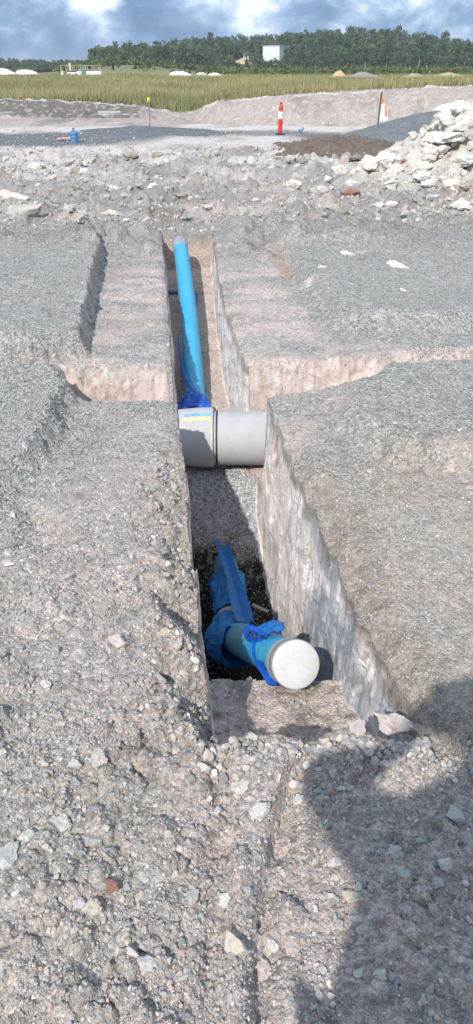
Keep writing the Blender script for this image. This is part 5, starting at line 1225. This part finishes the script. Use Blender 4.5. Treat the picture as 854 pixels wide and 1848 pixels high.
for a, b, z1, m_ in ((0, 0.6, 1.1, M_WHT), (0.6, 2.4, 0.9, mat('brown_board', (0.2, 0.12, 0.08), 0.8)), (2.6, 3.2, 3.2, mat('grey_board', (0.5, 0.5, 0.5), 0.8)), (4.5, 6.2, 1.0, M_WHT), (6.4, 7.6, 2.4, M_GRN), (7.8, hw_, 1.0, M_WHT)):
    bm = bmesh.new(); box(bm, a, b, -0.16, -0.02, 0.03, z1); bm_obj('wall_panel', bm, m_, t)
D = 155.0
t = thing('parked_car', 'small white car parked in front of the unfinished house', 'car', (azx(131, D), D, 0.62)); t.scale = (0.5, 0.5, 0.5)
bm = bmesh.new(); box(bm, -2.0, 2.0, -0.85, 0.85, 0.25, 0.85, 0.12); bm_obj('body', bm, M_WHT, t)
bm = bmesh.new(); box(bm, -1.1, 1.3, -0.75, 0.75, 0.852, 1.35, 0.14); bm_obj('cabin', bm, mat('car_glass', (0.05, 0.06, 0.07), 0.2), t)
for sx in (-1.25, 1.25):
    for sy in (-0.84, 0.84):
        V, F = lathe([(0.32, -0.1), (0.33, 0), (0.32, 0.1)], 14); py_obj('wheel', [(v[0] + sx, v[2] + sy, v[1] + 0.3) for v in V], F, M_BLK, t)
# silt fence along the grassy mound
pts = []
for i in range(41):
    px = 60 + (372 - 60)*i/40; d = 222.0; x = azx(px, d); pts.append(Vector((x, d, terr(x, d))))
o = thing('silt_fence', 'long low black silt fence following the crest of the grassy mound', 'fence', tuple(pts[0]))
V = []; F = []
for p in pts: V += [p - pts[0] + Vector((0, -0.03, 0)), p - pts[0] + Vector((0, -0.03, 0.75)), p - pts[0] + Vector((0, 0.03, 0.75)), p - pts[0] + Vector((0, 0.03, 0))]
for i in range(40):
    for a, b in ((0, 1), (1, 2), (2, 3), (3, 0)): F.append((i*4 + a, i*4 + b, i*4 + 4 + b, i*4 + 4 + a))
py_obj('fence_fabric', V, F, mat('black_fabric', (0.02, 0.022, 0.02), 0.9), o, smooth=False)
for i in range(0, 41, 2):
    bm = bmesh.new(); q_ = pts[i] - pts[0]; box(bm, q_.x - 0.05, q_.x + 0.05, q_.y - 0.14, q_.y - 0.04, q_.z - 0.2, q_.z + 0.95); bm_obj('post', bm, M_STEEL, o)
# soil heaps at the far side of the field
for px0, px1, d, h, c, lab in ((598, 628, 118, 0.85, (0.52, 0.36, 0.22), 'small orange soil heap at the far side of the field'), (622, 690, 112, 0.65, (0.27, 0.25, 0.24), 'long grey soil heap right of the small orange heap'), (770, 850, 104, 0.6, (0.50, 0.38, 0.28), 'long tan soil heap near the right edge of the field'), (726, 772, 110, 0.5, (0.33, 0.29, 0.26), 'brown grey soil heap left of the long tan heap')):
    a, b = azx(px0, d), azx(px1, d); hp = heap('soil_heap', lab, 0, 0, (b - a)/2, (b - a)*0.3, h, c, 960 + px0, 0.12, n=36, gmv=0.2); hp.location = ((a + b)/2, d, terr((a + b)/2, d) + 0.45)

# ------------------------------------------------------------------ air
bm = bmesh.new(); box(bm, -9000, 9000, -60, 5200, -1.6, 34.0)
hm = bpy.data.materials.new('air'); hm.use_nodes = True; hn = hm.node_tree.nodes; hn.remove(hn['Principled BSDF'])
pv = nd(hn, 'ShaderNodeVolumePrincipled'); pv.inputs['Color'].default_value = (0.86, 0.91, 1.0, 1); pv.inputs['Density'].default_value = 0.00027; pv.inputs['Anisotropy'].default_value = 0.2
hm.node_tree.links.new(pv.outputs[0], hn['Material Output'].inputs['Volume'])
bm_obj('haze', bm, hm, None, kind='stuff')

# ------------------------------------------------------------------ the photographer, whose shadow lies over the lower right
M_SKIN = mat('skin', (0.50, 0.32, 0.24), 0.6); M_SHIRT = mat('orange_work_shirt', (0.75, 0.22, 0.04), 0.8, var=0.1); M_TROU = mat('navy_trousers', (0.03, 0.04, 0.08), 0.85, var=0.1); M_BOOT = mat('brown_boots', (0.10, 0.06, 0.035), 0.7); M_HAT = mat('straw_hat', (0.50, 0.42, 0.28), 0.8, var=0.1)
BY = -0.27
person = thing('person', 'person in a sun hat holding up a phone, casting the shadow at lower right', 'person', (-0.01, BY, 0.0))
def skin(name, verts, edges, rad, m_, parent):
    me = bpy.data.meshes.new(name); me.from_pydata(verts, edges, []); o = add(name, me, m_, parent)
    o.modifiers.new('skin', 'SKIN'); sv = me.skin_vertices[0].data
    for i, r_ in enumerate(rad): sv[i].radius = (r_, r_) if not isinstance(r_, tuple) else r_
    sv[0].use_root = True
    s_ = o.modifiers.new('smooth', 'SUBSURF'); s_.levels = 2; s_.render_levels = 2; return o
hands = {-1: (-0.045, 0.235, 1.60), 1: (0.065, 0.235, 1.60)}
elbow = {-1: (-0.35, 0.17, 1.47), 1: (0.36, 0.10, 1.25)}
bv = [(0, 0, 0.95), (0, 0, 1.12), (0, 0.0, 1.32), (0, 0.01, 1.46), (0.06, 0.03, 1.54), (0.12, 0.055, 1.64), (0.13, 0.06, 1.75)]; be = [(i, i + 1) for i in range(6)]; br = [(0.155, 0.11), (0.15, 0.105), (0.165, 0.11), (0.10, 0.08), 0.055, (0.078, 0.095), (0.07, 0.085)]
for sx in (-1, 1):
    b_ = len(bv); bv += [(sx*0.19, 0, 1.43), elbow[sx], (hands[sx][0]*1.2 + sx*0.06, 0.20, 1.50), hands[sx], (hands[sx][0], 0.245, 1.66)]
    be += [(3, b_), (b_, b_ + 1), (b_ + 1, b_ + 2), (b_ + 2, b_ + 3), (b_ + 3, b_ + 4)]; br += [0.062, 0.046, 0.034, 0.034, 0.022]
    b_ = len(bv); bv += [(sx*0.10, 0, 0.86), (sx*0.12, 0.02, 0.48), (sx*0.13, -0.02, 0.09), (sx*0.14, 0.13, 0.035)]; be += [(0, b_), (b_, b_ + 1), (b_ + 1, b_ + 2), (b_ + 2, b_ + 3)]; br += [0.088, 0.058, 0.042, 0.035]
skin('body', bv, be, br, M_SKIN, person)
sv_ = [(0, 0, 0.92), (0, 0, 1.12), (0, 0, 1.32), (0, 0.01, 1.45)]; se = [(0, 1), (1, 2), (2, 3)]; sr = [(0.23, 0.16), (0.215, 0.155), (0.215, 0.15), (0.13, 0.10)]
for sx in (-1, 1):
    b_ = len(sv_); sv_ += [(sx*0.19, 0, 1.43), elbow[sx], (hands[sx][0]*1.2 + sx*0.07, 0.19, 1.47)]; se += [(3, b_), (b_, b_ + 1), (b_ + 1, b_ + 2)]; sr += [0.085, 0.068, 0.05]
skin('shirt', sv_, se, sr, M_SHIRT, person)
tv = [(0, 0, 0.93)]; te = []; tr = [(0.20, 0.14)]
for sx in (-1, 1):
    b_ = len(tv); tv += [(sx*0.10, 0, 0.84), (sx*0.12, 0.02, 0.48), (sx*0.13, -0.02, 0.12)]; te += [(0, b_), (b_, b_ + 1), (b_ + 1, b_ + 2)]; tr += [0.118, 0.09, 0.075]
skin('trousers', tv, te, tr, M_TROU, person)
for sx in (-1, 1): skin('boot', [(sx*0.13, -0.03, 0.12), (sx*0.13, -0.03, 0.05), (sx*0.14, 0.08, 0.045), (sx*0.145, 0.17, 0.035)], [(0, 1), (1, 2), (2, 3)], [0.06, 0.056, 0.05, 0.038], M_BOOT, person)
V, F = lathe([(0.19, 0.0), (0.195, 0.006), (0.11, 0.022), (0.103, 0.07), (0.09, 0.115), (0.05, 0.13)], 28); py_obj('sun_hat', [(v[0] + 0.135, v[1] + 0.06, v[2] + 1.745) for v in V], F, M_HAT, person)
bm = bmesh.new(); box(bm, -0.038, 0.038, -0.080, 0.080, -0.0045, 0.0045, 0.003)
ph = bm_obj('phone', bm, M_BLK, None, label='black phone held up by the photographer', category='phone'); ph.location = (0, -0.012*CP - 0.04*SP, CAM_H + 0.012*SP - 0.04*CP); ph.rotation_euler = (math.pi/2 - PITCH, 0, 0)
